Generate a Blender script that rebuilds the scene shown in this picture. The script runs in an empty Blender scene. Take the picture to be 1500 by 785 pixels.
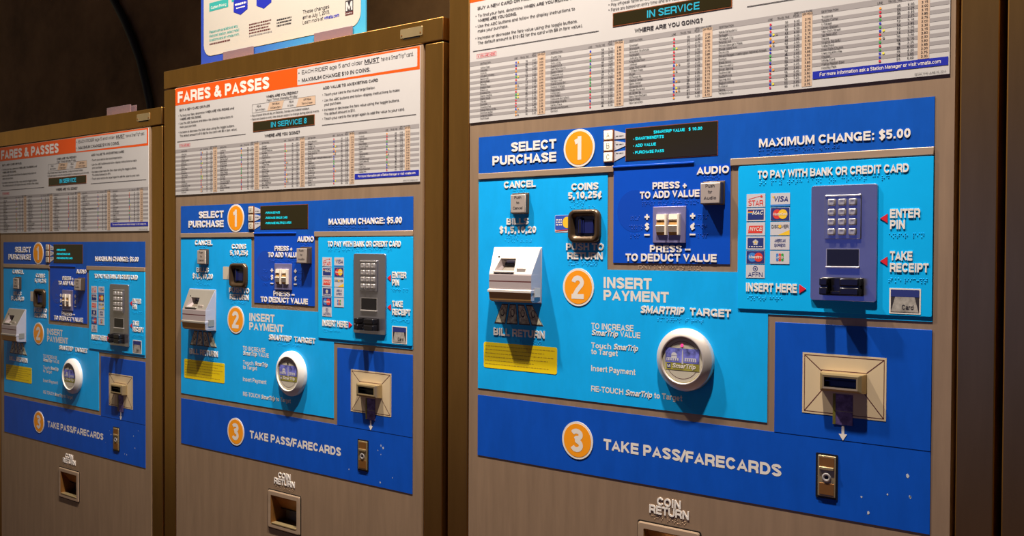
import bpy, bmesh, math, random
from mathutils import Matrix, Vector

C = bpy.context.scene.collection
SC = bpy.context.scene
U0, V0 = 364.0, 1015.5          # panel millimetres -> machine metres: x=(u-U0)/1000, z=(v+V0)/1000


def S(r, g, b):
    """sRGB 0-255 -> linear"""
    f = lambda c: (c / 255) / 12.92 if c / 255 <= .04045 else ((c / 255 + .055) / 1.055) ** 2.4
    return (f(r), f(g), f(b))


# ------------------------------------------------------------------ camera
F_PX, YAW, PITCH, ROLL = 1459.5, math.radians(39.171), math.radians(-1.0006), math.radians(0.2612)
cam_data = bpy.data.cameras.new('camera')
cam_data.sensor_fit = 'HORIZONTAL'
cam_data.sensor_width = 36.0
cam_data.lens = F_PX / 1500 * 36.0
cam_data.clip_start = 0.02
cam = bpy.data.objects.new('camera', cam_data)
C.objects.link(cam)
fw = Vector((-math.sin(YAW) * math.cos(PITCH), math.cos(YAW) * math.cos(PITCH), math.sin(PITCH)))
rt = Vector((math.cos(YAW), math.sin(YAW), 0))
up = rt.cross(fw)
r2 = rt * math.cos(ROLL) + up * math.sin(ROLL)
u2 = -rt * math.sin(ROLL) + up * math.cos(ROLL)
mw = Matrix(((r2.x, u2.x, -fw.x, (1090.05 - U0) / 1000), (r2.y, u2.y, -fw.y, -1.25),
             (r2.z, u2.z, -fw.z, (341.0 + V0) / 1000), (0, 0, 0, 1)))
cam.matrix_world = mw
SC.camera = cam

# ------------------------------------------------------------------ view, world, lamps
SC.view_settings.view_transform = 'Standard'
SC.view_settings.look = 'None'
SC.view_settings.gamma = 1.0
SC.view_settings.use_curve_mapping = False
SC.view_settings.exposure = 0.0
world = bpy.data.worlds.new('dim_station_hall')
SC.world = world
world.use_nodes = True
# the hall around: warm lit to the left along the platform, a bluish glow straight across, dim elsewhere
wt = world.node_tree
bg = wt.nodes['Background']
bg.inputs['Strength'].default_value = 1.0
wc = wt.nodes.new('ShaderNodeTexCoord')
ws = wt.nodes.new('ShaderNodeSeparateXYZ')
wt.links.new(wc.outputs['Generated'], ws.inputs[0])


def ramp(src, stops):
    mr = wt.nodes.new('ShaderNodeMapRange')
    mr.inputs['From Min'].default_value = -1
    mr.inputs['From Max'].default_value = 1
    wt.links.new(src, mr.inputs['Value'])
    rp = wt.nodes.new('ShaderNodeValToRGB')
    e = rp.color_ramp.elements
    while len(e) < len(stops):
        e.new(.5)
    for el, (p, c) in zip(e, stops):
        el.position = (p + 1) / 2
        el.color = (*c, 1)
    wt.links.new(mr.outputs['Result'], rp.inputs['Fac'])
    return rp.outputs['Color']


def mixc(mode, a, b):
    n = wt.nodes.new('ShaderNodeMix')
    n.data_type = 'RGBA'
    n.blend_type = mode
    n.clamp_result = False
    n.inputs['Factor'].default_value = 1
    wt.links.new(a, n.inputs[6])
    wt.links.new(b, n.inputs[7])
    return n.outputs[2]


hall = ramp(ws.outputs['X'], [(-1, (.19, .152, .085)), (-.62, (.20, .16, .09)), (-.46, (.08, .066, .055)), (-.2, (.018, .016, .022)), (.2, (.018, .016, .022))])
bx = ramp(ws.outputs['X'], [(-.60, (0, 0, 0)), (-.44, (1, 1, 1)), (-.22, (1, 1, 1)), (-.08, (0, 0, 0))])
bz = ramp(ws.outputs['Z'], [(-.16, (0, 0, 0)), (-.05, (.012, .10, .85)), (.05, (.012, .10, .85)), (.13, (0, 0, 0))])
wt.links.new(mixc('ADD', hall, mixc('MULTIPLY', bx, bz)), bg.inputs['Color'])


def lamp(name, x, y, z, power, size, aim=(0, 0, -1), col=(1, .89, .77), cone=150, blend=.8):
    d = bpy.data.lights.new(name, 'SPOT')
    d.energy = power
    d.shadow_soft_size = size
    d.spot_size = math.radians(cone)
    d.spot_blend = blend
    d.color = col
    o = bpy.data.objects.new(name, d)
    C.objects.link(o)
    o.location = (x, y, z)
    o.rotation_euler = Vector(aim).to_track_quat('-Z', 'Y').to_euler()
    return o


lamp('ceiling_downlight', .16, -.45, 3.05, 310, .03, (0, .12, -1), cone=150, blend=1)
lamp('ceiling_downlight', -.86, -.45, 3.05, 250, .03, (.06, .12, -1), cone=100, blend=1)
lamp('ceiling_downlight', -1.50, -.45, 2.9, 40, .03, (.15, .12, -1), cone=90, blend=1)

# ------------------------------------------------------------------ materials
MATS = {}


def mat(name, col, rough=.5, metal=0.0, spec=.5, noise=0.0, scale=6.0, stretch=(1, 1, 1), bump=0.0, emit=None, estr=0.0, coat=0.0, dirt=None):
    m = bpy.data.materials.new(name)
    m.use_nodes = True
    nt = m.node_tree
    b = nt.nodes['Principled BSDF']
    b.inputs['Roughness'].default_value = rough
    b.inputs['Metallic'].default_value = metal
    b.inputs['Specular IOR Level'].default_value = spec
    b.inputs['Coat Weight'].default_value = coat
    b.inputs['Base Color'].default_value = (*col, 1)
    if emit:
        b.inputs['Emission Color'].default_value = (*emit, 1)
        b.inputs['Emission Strength'].default_value = estr
    if noise or bump:
        tc = nt.nodes.new('ShaderNodeTexCoord')
        mp = nt.nodes.new('ShaderNodeMapping')
        mp.inputs['Scale'].default_value = stretch
        nz = nt.nodes.new('ShaderNodeTexNoise')
        nz.inputs['Scale'].default_value = scale
        nz.inputs['Detail'].default_value = 6
        nz.inputs['Roughness'].default_value = .65
        nt.links.new(tc.outputs['Object'], mp.inputs['Vector'])
        nt.links.new(mp.outputs['Vector'], nz.inputs['Vector'])
        if noise:
            rp = nt.nodes.new('ShaderNodeValToRGB')
            rp.color_ramp.elements[0].position = .3
            rp.color_ramp.elements[1].position = .7
            lo = dirt if dirt else tuple(c * (1 - noise) for c in col)
            hi = tuple(min(1, c * (1 + noise)) for c in col)
            rp.color_ramp.elements[0].color = (*lo, 1)
            rp.color_ramp.elements[1].color = (*hi, 1)
            nt.links.new(nz.outputs['Fac'], rp.inputs['Fac'])
            nt.links.new(rp.outputs['Color'], b.inputs['Base Color'])
        if bump:
            bp = nt.nodes.new('ShaderNodeBump')
            bp.inputs['Strength'].default_value = bump
            bp.inputs['Distance'].default_value = .002
            nt.links.new(nz.outputs['Fac'], bp.inputs['Height'])
            nt.links.new(bp.outputs['Normal'], b.inputs['Normal'])
    MATS[name] = m
    return m


mat('steel', (.36, .24, .15), .42, .35, .5, .13, 9, (6, 6, .6), .05)
mat('trim_steel', (.44, .31, .21), .42, .3, .5, .10, 12, (.6, 6, 6))
mat('bronze', (.60, .32, .085), .30, 1.0, .5, .10, 7, (4, 4, .5), .04)
mat('cabinet_side', (.045, .030, .018), .6, .2, .3, .15, 5)
mat('dark_gap', (.012, .009, .007), .8, 0, .2)
mat('deep_blue', (.006, .088, .47), .36, 0, .2, .10, 14, (3, 3, 1))
mat('ticket_blue', (.004, .078, .50), .38, 0, .2, .10, 10, (3, 3, 1))
mat('value_blue', (.004, .075, .55), .34, 0, .2, .06, 10)
mat('sky_blue', (.006, .41, .93), .36, 0, .2, .07, 12, (2, 2, 1))
mat('card_blue', (.004, .45, .97), .34, 0, .2, .05, 12)
mat('white_ink', (.80, .74, .68), .5)
mat('raised_white', (.84, .78, .73), .45)
mat('badge_orange', (.95, .33, .006), .45, 0, .4, .03, 20)
mat('chart_white', (.55, .525, .515), .35, 0, .5, .02, 8)
mat('chart_orange', (.80, .085, .003), .38, 0, .5)
mat('chart_grey', (.32, .295, .295), .4)
mat('chart_tan', (.58, .41, .29), .4)
mat('ink', (.03, .025, .03), .5)
mat('ink_blue', (.012, .022, .36), .4)
mat('line_red', (.62, .02, .05), .5)
mat('line_blue', (.02, .03, .45), .5)
mat('line_yellow', (.75, .66, .04), .5)
mat('line_green', (.03, .35, .06), .5)
mat('line_orange', (.85, .30, .03), .5)
mat('line_silver', (.22, .2, .2), .5)
mat('arrow_red', (.70, .015, .025), .4)
mat('screen_glass', (.022, .017, .006), .12, 0, .5)
mat('screen_text', (.0, .3, .35), .5, emit=(.0, .62, .75), estr=1.0)
mat('service_text', (.0, .15, .2), .5, emit=(.01, .33, .46), estr=.8)
mat('black_plastic', (.012, .011, .013), .25, 0, .5)
mat('reader_black', (.020, .018, .022), .18, .5, .5)
mat('coin_blue_reflect', (.012, .018, .11), .15, .2, .6)  # blue reflection in the dark coin hole, put into the base colour
mat('bezel_brown', (.10, .062, .034), .28, .6, .5)
mat('button_grey', (.50, .42, .37), .40, .3, .5)
mat('button_side', (.16, .115, .085), .35, .6, .5)
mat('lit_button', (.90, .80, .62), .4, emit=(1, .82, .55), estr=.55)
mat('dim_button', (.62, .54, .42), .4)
mat('lit_frame', (.22, .06, .015), .4)
mat('toggle_plate', (.24, .22, .42), .40, .3, .5, .06, 20)
mat('rocker', (.82, .72, .60), .35)
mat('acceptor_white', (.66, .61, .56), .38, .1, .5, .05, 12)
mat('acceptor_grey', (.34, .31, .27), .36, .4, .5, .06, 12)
mat('acceptor_side', (.46, .45, .52), .40, .2, .5)
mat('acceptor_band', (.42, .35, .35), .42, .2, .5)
mat('chin_reflect_recess_shade', (.60, .32, .10), .42, .3, .5)  # orange reflection put into the chin colour; also recess shade on the rockers
mat('throat', (.15, .12, .09), .5)
mat('terminal_steel', (.46, .45, .50), .30, .9, .5, .12, 6)
mat('terminal_brown', (.27, .235, .225), .34, .6, .5, .12, 6)
mat('key_metal', (.62, .58, .56), .28, .6, .5)
mat('target_ring_white', (.74, .70, .66), .4, 0, .5)
mat('target_ring', (.74, .66, .60), .34, .5, .5)
mat('target_face', (.55, .50, .40), .5, .1, .4)
mat('ticket_beige', (.68, .53, .33), .45, .1, .4, .05, 9)
mat('brass', (.44, .33, .17), .30, .6, .5, .08, 14)
mat('brass_dark', (.30, .13, .035), .35, .6, .5, .15, 16)
mat('maroon_line', (.10, .022, .022), .5)
mat('sticker_yellow', (.90, .66, .004), .42, 0, .4)
mat('sticker_ink', (.50, .33, .01), .6)
mat('bill_tan', (.80, .58, .42), .6, 0, .3, .75, 130)
mat('ticket_purple', (.17, .12, .33), .5, 0, .3, .6, 130)
mat('photo_blue', (.14, .15, .50), .5, 0, .3, .8, 90)
mat('photo_olive', (.30, .27, .045), .5, 0, .3, .5, 60)
mat('photo_grey', (.34, .31, .28), .5, 0, .3, .45, 80)
mat('logo_grey', (.60, .58, .62), .45)
mat('logo_navy', (.022, .035, .19), .45)
mat('logo_red', (.72, .05, .035), .45)
mat('logo_gold', (.90, .55, .03), .45)
mat('logo_sky', (.05, .22, .62), .45)
mat('led_pink', (.9, .05, .25), .4, emit=(1, .05, .3), estr=.7)
mat('coin_sticker_plain', (.60, .52, .40), .5)
mat('acrylic', (.20, .13, .15), .12, 0, .6, coat=.4)
mat('poster_white', (.50, .46, .40), .4, 0, .4, .03, 5)
mat('poster_blue', (.03, .09, .50), .4)
mat('poster_sky', (.05, .34, .60), .4)
pb = mat('poster_border', (.03, .09, .50), .4)
_nt = pb.node_tree
_tc0 = _nt.nodes.new('ShaderNodeTexCoord')
_sx = _nt.nodes.new('ShaderNodeSeparateXYZ')
_rp = _nt.nodes.new('ShaderNodeValToRGB')
_rp.color_ramp.elements[0].color = (.022, .06, .40, 1)
_rp.color_ramp.elements[1].color = (.05, .33, .55, 1)
_rp.color_ramp.elements[0].position = .25
_rp.color_ramp.elements[1].position = .95
_nt.links.new(_tc0.outputs['Generated'], _sx.inputs[0])
_nt.links.new(_sx.outputs['X'], _rp.inputs['Fac'])
_nt.links.new(_rp.outputs['Color'], _nt.nodes['Principled BSDF'].inputs['Base Color'])
mat('poster_teal', (.03, .33, .30), .45)
mat('wall_concrete', (.25, .135, .05), .85, 0, .2, .5, 2.2, (1, 1, 1), .5)
mat('floor_tile', (.10, .055, .04), .6, 0, .3, .3, 5, (1, 1, 1), .2)
mat('plinth_concrete', (.18, .16, .14), .8, 0, .2, .3, 8)
mat('conduit', (.020, .017, .014), .55, 0, .3)
mat('chip_white', (.55, .58, .62), .5)
mat('clear_film', (.004, .062, .48), .16, 0, .5)

# ------------------------------------------------------------------ lettering: a plain grotesque drawn with strokes
ADV = dict(A=100, B=100, C=102, D=100, E=91, F=84, G=108, H=100, I=39, J=77, K=100, L=84, M=118, N=100, O=108, P=93, Q=108, R=100, S=93, T=86, U=100, V=95, W=132, X=95, Y=95, Z=86,
           a=77, b=84, c=76, d=84, e=78, f=46, g=84, h=84, i=38, j=38, k=77, l=38, m=124, n=84, o=84, p=84, q=84, r=54, s=74, t=47, u=84, v=76, w=108, x=76, y=76, z=69)
ADV.update({c: 77 for c in '0123456789$\u00a2?'})
ADV.update({' ': 38, '.': 38, ',': 38, ':': 42, '-': 46, '\u2013': 82, '/': 42, '&': 104, '+': 82, '(': 46, ')': 46, "'": 33, '\u2022': 48, '\u00ae': 60, '\u2605': 100})


def arc(cx, cy, rx, ry, a0, a1, n=9):
    return [(cx + rx * math.cos(math.radians(a0 + (a1 - a0) * k / n)), cy + ry * math.sin(math.radians(a0 + (a1 - a0) * k / n))) for k in range(n + 1)]


def strokes(ch, s):
    """skeleton paths of a glyph; caps 100 high, stroke s"""
    h = s / 2
    W = ADV.get(ch, 77)
    b = 5.0 if ch not in 'AVWXYTvwxyTZz/' else 2.0
    L, R = b, W - b                      # outer limits
    l, r = L + h, R - h                  # skeleton limits
    t, o, m = 100 - h, h, 50.0
    c = W / 2
    X = 74.0                             # x height
    x = X - h
    ex = h * .9
    if ch == 'A':
        return [[(L + ex, 0), (c, 100 - h * 1.3), (R - ex, 0)], [(L + .21 * W, 30), (R - .21 * W, 30)]]
    if ch == 'B':
        r1 = (t - 52) / 2
        r2 = (52 - o) / 2
        return [[(l, 0), (l, 100)], [(l, t), (r - r1 - 2, t)] + arc(r - r1 - 4, 52 + r1, r1, r1, 90, -90) + [(l, 52)], [(l, 52), (r - r2, 52)] + arc(r - r2, o + r2, r2, r2, 90, -90) + [(l, o)]]
    if ch in 'CG':
        p = arc(c, 50, r - c, t - 50, 32, 180, 14)[0:] + arc(c, 50, r - c, t - 50, 180, 328 if ch == 'C' else 318, 14)[1:]
        if ch == 'C':
            return [p]
        return [p + [(r - h * .2, 22)], [(r - .2 * h, 0), (r - .2 * h, 46)], [(c + 4, 46 - h * .7), (R - .2 * h, 46 - h * .7)]]
    if ch == 'D':
        return [[(l, 0), (l, 100)], [(l, t), (c - 4, t)] + arc(c - 4, 50, r - c + 4, t - 50, 90, -90, 14) + [(l, o)]]
    if ch == 'E':
        return [[(l, 0), (l, 100)], [(l, t), (R, t)], [(l, 51), (R - 4, 51)], [(l, o), (R, o)]]
    if ch == 'F':
        return [[(l, 0), (l, 100)], [(l, t), (R, t)], [(l, 49), (R - 6, 49)]]
    if ch == 'H':
        return [[(l, 0), (l, 100)], [(r, 0), (r, 100)], [(l, 52), (r, 52)]]
    if ch == 'I':
        return [[(c, 0), (c, 100)]]
    if ch == 'J':
        return [[(r, 100), (r, 30)] + arc((l + r) / 2, 28, (r - l) / 2, 28 - o, 0, -180, 12) + [(l, 36)]]
    if ch == 'K':
        return [[(l, 0), (l, 100)], [(l, 34), (R - ex - 2, 100)], [(l + .24 * W, 52), (R - ex, 0)]]
    if ch == 'L':
        return [[(l, 0), (l, 100)], [(l, o), (R, o)]]
    if ch == 'M':
        return [[(l, 0), (l, 100)], [(r, 0), (r, 100)], [(l + h * .3, 100 - h * .2), (c, h * 1.3), (r - h * .3, 100 - h * .2)]]
    if ch == 'N':
        return [[(l, 0), (l, 100)], [(r, 0), (r, 100)], [(l + h * .2, 98), (r - h * .2, 2)]]
    if ch in 'OQ':
        p = [arc(c, 50, r - c, t - 50, 0, 360, 28)]
        if ch == 'Q':
            p.append([(c + 8, 26), (R - 2, -2)])
        return p
    if ch in 'PR':
        rr = (t - 44) / 2
        p = [[(l, 0), (l, 100)], [(l, t), (r - rr, t)] + arc(r - rr, 44 + rr, rr, rr, 90, -90, 10) + [(l, 44)]]
        if ch == 'R':
            p.append([(c + 2, 44), (r - h * .4, 32), (r, 0)] if s > 14 else [(c + 4, 44), (r, 0)])
        return p
    if ch in 'S$':
        q = [(r - 0, 70)] + arc(c, 73.5, r - c, t - 73.5, 10, 200, 10)[1:] + [(c - 12, 57), (c + 10, 46)] + arc(c, 28, r - c, 28 - o, 25, -168, 12)
        p = [q]
        if ch == '$':
            p.append([(c, -10), (c, 110)])
        return p
    if ch == 'T':
        return [[(c, 0), (c, 100)], [(L, t), (R, t)]]
    if ch == 'U':
        return [[(l, 100), (l, 36)] + arc(c, 36, r - c, 36 - o, 180, 360, 14) + [(r, 100)]]
    if ch == 'V':
        return [[(L + ex, 100), (c, h * 1.3), (R - ex, 100)]]
    if ch == 'W':
        return [[(L + ex * .9, 100), (L + .27 * W, h * 1.4), (c, 100 - h * 1.4), (R - .27 * W, h * 1.4), (R - ex * .9, 100)]]
    if ch == 'X':
        return [[(L + ex, 0), (R - ex, 100)], [(L + ex, 100), (R - ex, 0)]]
    if ch == 'Y':
        return [[(L + ex, 100), (c, 40), (R - ex, 100)], [(c, 0), (c, 44)]]
    if ch == 'Z':
        return [[(L, t), (r - h * .2, t)], [(r - h * .2, t), (l + h * .2, o)], [(L, o), (R, o)]]
    # digits
    if ch == '0':
        return [arc(c, 50, r - c, t - 50, 0, 360, 24)]
    if ch == '1':
        return [[(c + 6, 0), (c + 6, 100)], [(c - 20, 75), (c + 6, 84)]]
    if ch == '2':
        return [arc(c, 70, r - c, t - 70, 175, -25, 12) + [(c - 4, 36), (l + 2, o)], [(L, o), (R, o)]]
    if ch == '3':
        return [arc(c, 74, r - c - 1, t - 74, 158, -90, 12) + [(c - 8, 53)], [(c - 8, 53), (c, 53)] + arc(c, 29, r - c, 29 - o, 80, -160, 13)]
    if ch == '4':
        return [[(r - 10, 0), (r - 10, 100)], [(r - 10, 96), (l, 28)], [(L, 26), (R + 1, 26)]]
    if ch == '5':
        return [[(R - 3, t), (l + 7, t)], [(l + 5, 100), (l + 1, 46)], [(l + 1, 50)] + arc(c - 1, 33, r - c + 1, 33 - o, 112, -150, 14)]
    if ch == '6':
        return [arc(c, 32, r - c, 32 - o, 0, 360, 18), [(r - 1, 76)] + arc(c, 62, r - c - 1, t - 62, 35, 180, 9) + [(l, 32)]]
    if ch == '9':
        return [arc(c, 68, r - c, t - 68, 0, 360, 18), [(l + 1, 24)] + arc(c, 38, r - c - 1, 38 - o, 215, 360, 9) + [(r, 68)]]
    if ch == '7':
        return [[(L, t), (r - 1, t)], [(r - 1, t), (c - 8, 40), (c - 12, 0)]]
    if ch == '8':
        return [arc(c, 74.5, r - c - 2, t - 74.5, 0, 360, 16), arc(c, 28, r - c, 28 - o, 0, 360, 18)]
    # lower case
    rx = r - c
    ry = x / 2 - h / 2
    cy = X / 2
    if ch == 'a':
        return [[(l + 1, 52)] + arc(c - 1, 52, rx - 1, x - 52, 170, 0, 9) + [(r - 2, 14), (R + 1, 2)], arc(c - 2, 22, rx - 0, 22 - o, 80, 300, 12) + [(r - 2, 30)], [(c - 2, 43), (r - 2, 46)]]
    if ch in 'bdpq':
        st = l if ch in 'bp' else r
        return [[(st, 0 if ch in 'bd' else -26), (st, 100 if ch in 'bd' else X)], arc(c, cy, rx, cy - o, 0, 360, 20)]
    if ch == 'c':
        return [arc(c, cy, rx, cy - o, 38, 322, 16)]
    if ch == 'e':
        return [[(l, cy - 1), (r, cy - 1)], arc(c, cy, rx, cy - o, 0, 322, 18)]
    if ch == 'f':
        return [[(c, 0), (c, 80)] + arc(c + 12, 80, 12, t - 80, 180, 90, 6) + [(R + 5, t)], [(2, x), (R + 4, x)]]
    if ch == 'g':
        return [arc(c, cy, rx, cy - o, 0, 360, 20), [(r, X), (r, -6)] + arc(c, -6, rx, 20 - h, 0, -160, 10)]
    if ch in 'hn':
        return [[(l, 0), (l, 100 if ch == 'h' else X)], [(l, 40)] + arc(c, 44, rx, x - 44, 180, 0, 12) + [(r, 0)]]
    if ch == 'i':
        return [[(c, 0), (c, X)], [(c, 100 - s), (c, 100)]]
    if ch == 'j':
        return [[(c, X), (c, -14)] + arc(c - 12, -14, 12, 12 - h * .2, 0, -90, 5), [(c, 100 - s), (c, 100)]]
    if ch == 'k':
        return [[(l, 0), (l, 100)], [(l, 26), (R - ex, X)], [(l + .24 * W, 42), (R - ex, 0)]]
    if ch == 'l':
        return [[(c, 0), (c, 100)]]
    if ch == 'm':
        q = (r - l) / 4
        return [[(l, 0), (l, X)], [(l, 40)] + arc(l + q, 46, q, x - 46, 180, 0, 10) + [(c, 0)], [(c, 40)] + arc(c + q, 46, q, x - 46, 180, 0, 10) + [(r, 0)]]
    if ch == 'o':
        return [arc(c, cy, rx, cy - o, 0, 360, 20)]
    if ch == 'r':
        return [[(l, 0), (l, X)], [(l, 36)] + arc(l + 24, 40, 24, x - 38, 180, 88, 7) + [(R + 2, x + 1)]]
    if ch == 's':
        return [[(r, 52)] + arc(c, 55, rx, x - 55, 15, 200, 8)[1:] + [(c + 6, 35)] + arc(c, 21, rx, 21 - o, 30, -165, 9)]
    if ch == 't':
        return [[(c, 94), (c, 16)] + arc(c + 10, 16, 10, 16 - o, 180, 270, 5) + [(R + 4, o)], [(2, x), (R + 3, x)]]
    if ch == 'u':
        return [[(r, 0), (r, X)], [(l, X), (l, 30)] + arc(c, 30, rx, 30 - o, 180, 360, 12) + [(r, 34)]]
    if ch == 'v':
        return [[(L + ex, X), (c, h * 1.3), (R - ex, X)]]
    if ch == 'w':
        return [[(L + ex * .9, X), (L + .28 * W, h * 1.4), (c, X - h * 1.4), (R - .28 * W, h * 1.4), (R - ex * .9, X)]]
    if ch == 'x':
        return [[(L + ex, 0), (R - ex, X)], [(L + ex, X), (R - ex, 0)]]
    if ch == 'y':
        return [[(L + ex, X), (c, 2)], [(R - ex, X), (c - 8, -18), (L + 4, -26 + h)]]
    if ch == 'z':
        return [[(L, x), (r, x)], [(r, x), (l, o)], [(L, o), (R, o)]]
    # signs
    if ch == '&':
        return [[(R - 2, 0), (l + 10, 72)], arc(c - 6, 77, 19 - h * .4, t - 77, 190, -30, 10) + [(l + 12, 46)], arc(c - 12, 27, c - 12 - l, 27 - o, 110, 300, 10) + [(R - 8, 46)]]
    if ch == '+':
        return [[(c, 0), (c, 66)], [(c - 33, 33), (c + 33, 33)]]
    if ch == '-':
        return [[(6, 38), (W - 6, 38)]]
    if ch == '\u2013':
        return [[(2, 38), (W - 2, 38)]]
    if ch == '/':
        return [[(-2, -4), (W + 2, 104)]]
    if ch == '.':
        return [[(c, 0), (c, s * 1.05)]]
    if ch == ',':
        return [[(c, s * 1.05), (c, 0), (c - 6, -17)]]
    if ch == ':':
        return [[(c, 0), (c, s * 1.05)], [(c, X - s), (c, X)]]
    if ch == "'":
        return [[(c, 66), (c, 100)]]
    if ch == '(':
        return [arc(W, 38, W - l, 66, 130, 230, 9)]
    if ch == ')':
        return [arc(0, 38, r, 66, 50, -50, 9)]
    if ch == '?':
        return [arc(c, 72, rx, t - 72, 170, -40, 10) + [(c, 40), (c, 28)], [(c, 0), (c, s)]]
    if ch == '\u2022':
        return [[(c, 30), (c, 62)]] if s > 25 else [[(c - 2, 44), (c + 2, 44)], arc(c, 44, 9, 9, 0, 360, 10)]
    if ch == '\u00a2':
        return [arc(c, 40, rx, 40 - o, 42, 318, 16), [(c + 10, 96), (c - 10, -14)]]
    if ch == '\u00ae':
        return [arc(c, 78, 20, 20, 0, 360, 12)]
    if ch == '\u2605':
        return [[(c + (34 if k % 2 == 0 else 14) * math.sin(k * math.pi / 5), 50 + (34 if k % 2 == 0 else 14) * math.cos(k * math.pi / 5)) for k in range(11)]]
    return []


_gc = {}


def glyph(ch, s):
    """strip mesh of one glyph, cap height 1"""
    k = (ch, s)
    if k in _gc:
        return _gc[k]
    vs, fs = [], []
    h = s / 2
    lo, hi = (0, 100) if ch in 'AVWXYKMNRZ47k' else (0, 74) if ch in 'vwxza' else (-30, 74) if ch == 'y' else (-40, 120)

    def cut(px, py, layer):
        return (px / 100, min(max(py, lo), hi) / 100, layer)
    for layer, path in enumerate(strokes(ch, s)):
        P = [path[0]]
        for p in path[1:]:
            if math.hypot(p[0] - P[-1][0], p[1] - P[-1][1]) > .6:
                P.append(p)
        if len(P) < 2:
            continue
        closed = math.hypot(P[0][0] - P[-1][0], P[0][1] - P[-1][1]) < .8 and len(P) > 4
        if closed:
            P = P[:-1]
        n = len(P)
        i0 = len(vs)
        for i in range(n):
            a = P[i - 1] if (i or closed) else None
            b = P[(i + 1) % n] if (i < n - 1 or closed) else None
            d1 = Vector((P[i][0] - a[0], P[i][1] - a[1])).normalized() if a else None
            d2 = Vector((b[0] - P[i][0], b[1] - P[i][1])).normalized() if b else None
            d = (d1 + d2).normalized() if (d1 and d2) else (d1 or d2)
            if d1 and d2:
                kk = h / max(d.dot(d1), .6)
            else:
                kk = h
            vs.append(cut(P[i][0] - d.y * kk, P[i][1] + d.x * kk, layer))
            vs.append(cut(P[i][0] + d.y * kk, P[i][1] - d.x * kk, layer))
        for i in range(n if closed else n - 1):
            j = (i + 1) % n
            fs.append((i0 + 2 * i, i0 + 2 * i + 1, i0 + 2 * j + 1, i0 + 2 * j))
    _gc[k] = (vs, fs)
    return _gc[k]


_tc = {}


def glyphs(s, bold):
    """vertices (x, y) and faces of a text string, cap height 1; bold: extra stroke"""
    k = (s, bold)
    if k in _tc:
        return _tc[k]
    w = 11 + bold * 330
    vs, fs, x = [], [], 0.0
    for ch in s:
        g, f = glyph(ch, w)
        i0 = len(vs)
        vs += [(p[0] + x, p[1], p[2]) for p in g]
        fs += [tuple(i + i0 for i in q) for q in f]
        x += ADV.get(ch, 77) / 100
    _tc[k] = (vs, fs)
    return _tc[k]


BR = {'A': '1', 'B': '12', 'C': '14', 'D': '145', 'E': '15', 'F': '124', 'G': '1245', 'H': '125', 'I': '24', 'J': '245', 'K': '13',
      'L': '123', 'M': '134', 'N': '1345', 'O': '135', 'P': '1234', 'Q': '12345', 'R': '1235', 'S': '234', 'T': '2345', 'U': '136',
      'V': '1236', 'W': '2456', 'X': '1346', 'Y': '13456', 'Z': '1356', ',': '2', '$': '256', '+': '346', '-': '36', '/': '34',
      '1': '1', '2': '12', '5': '15', '0': '245'}


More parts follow.
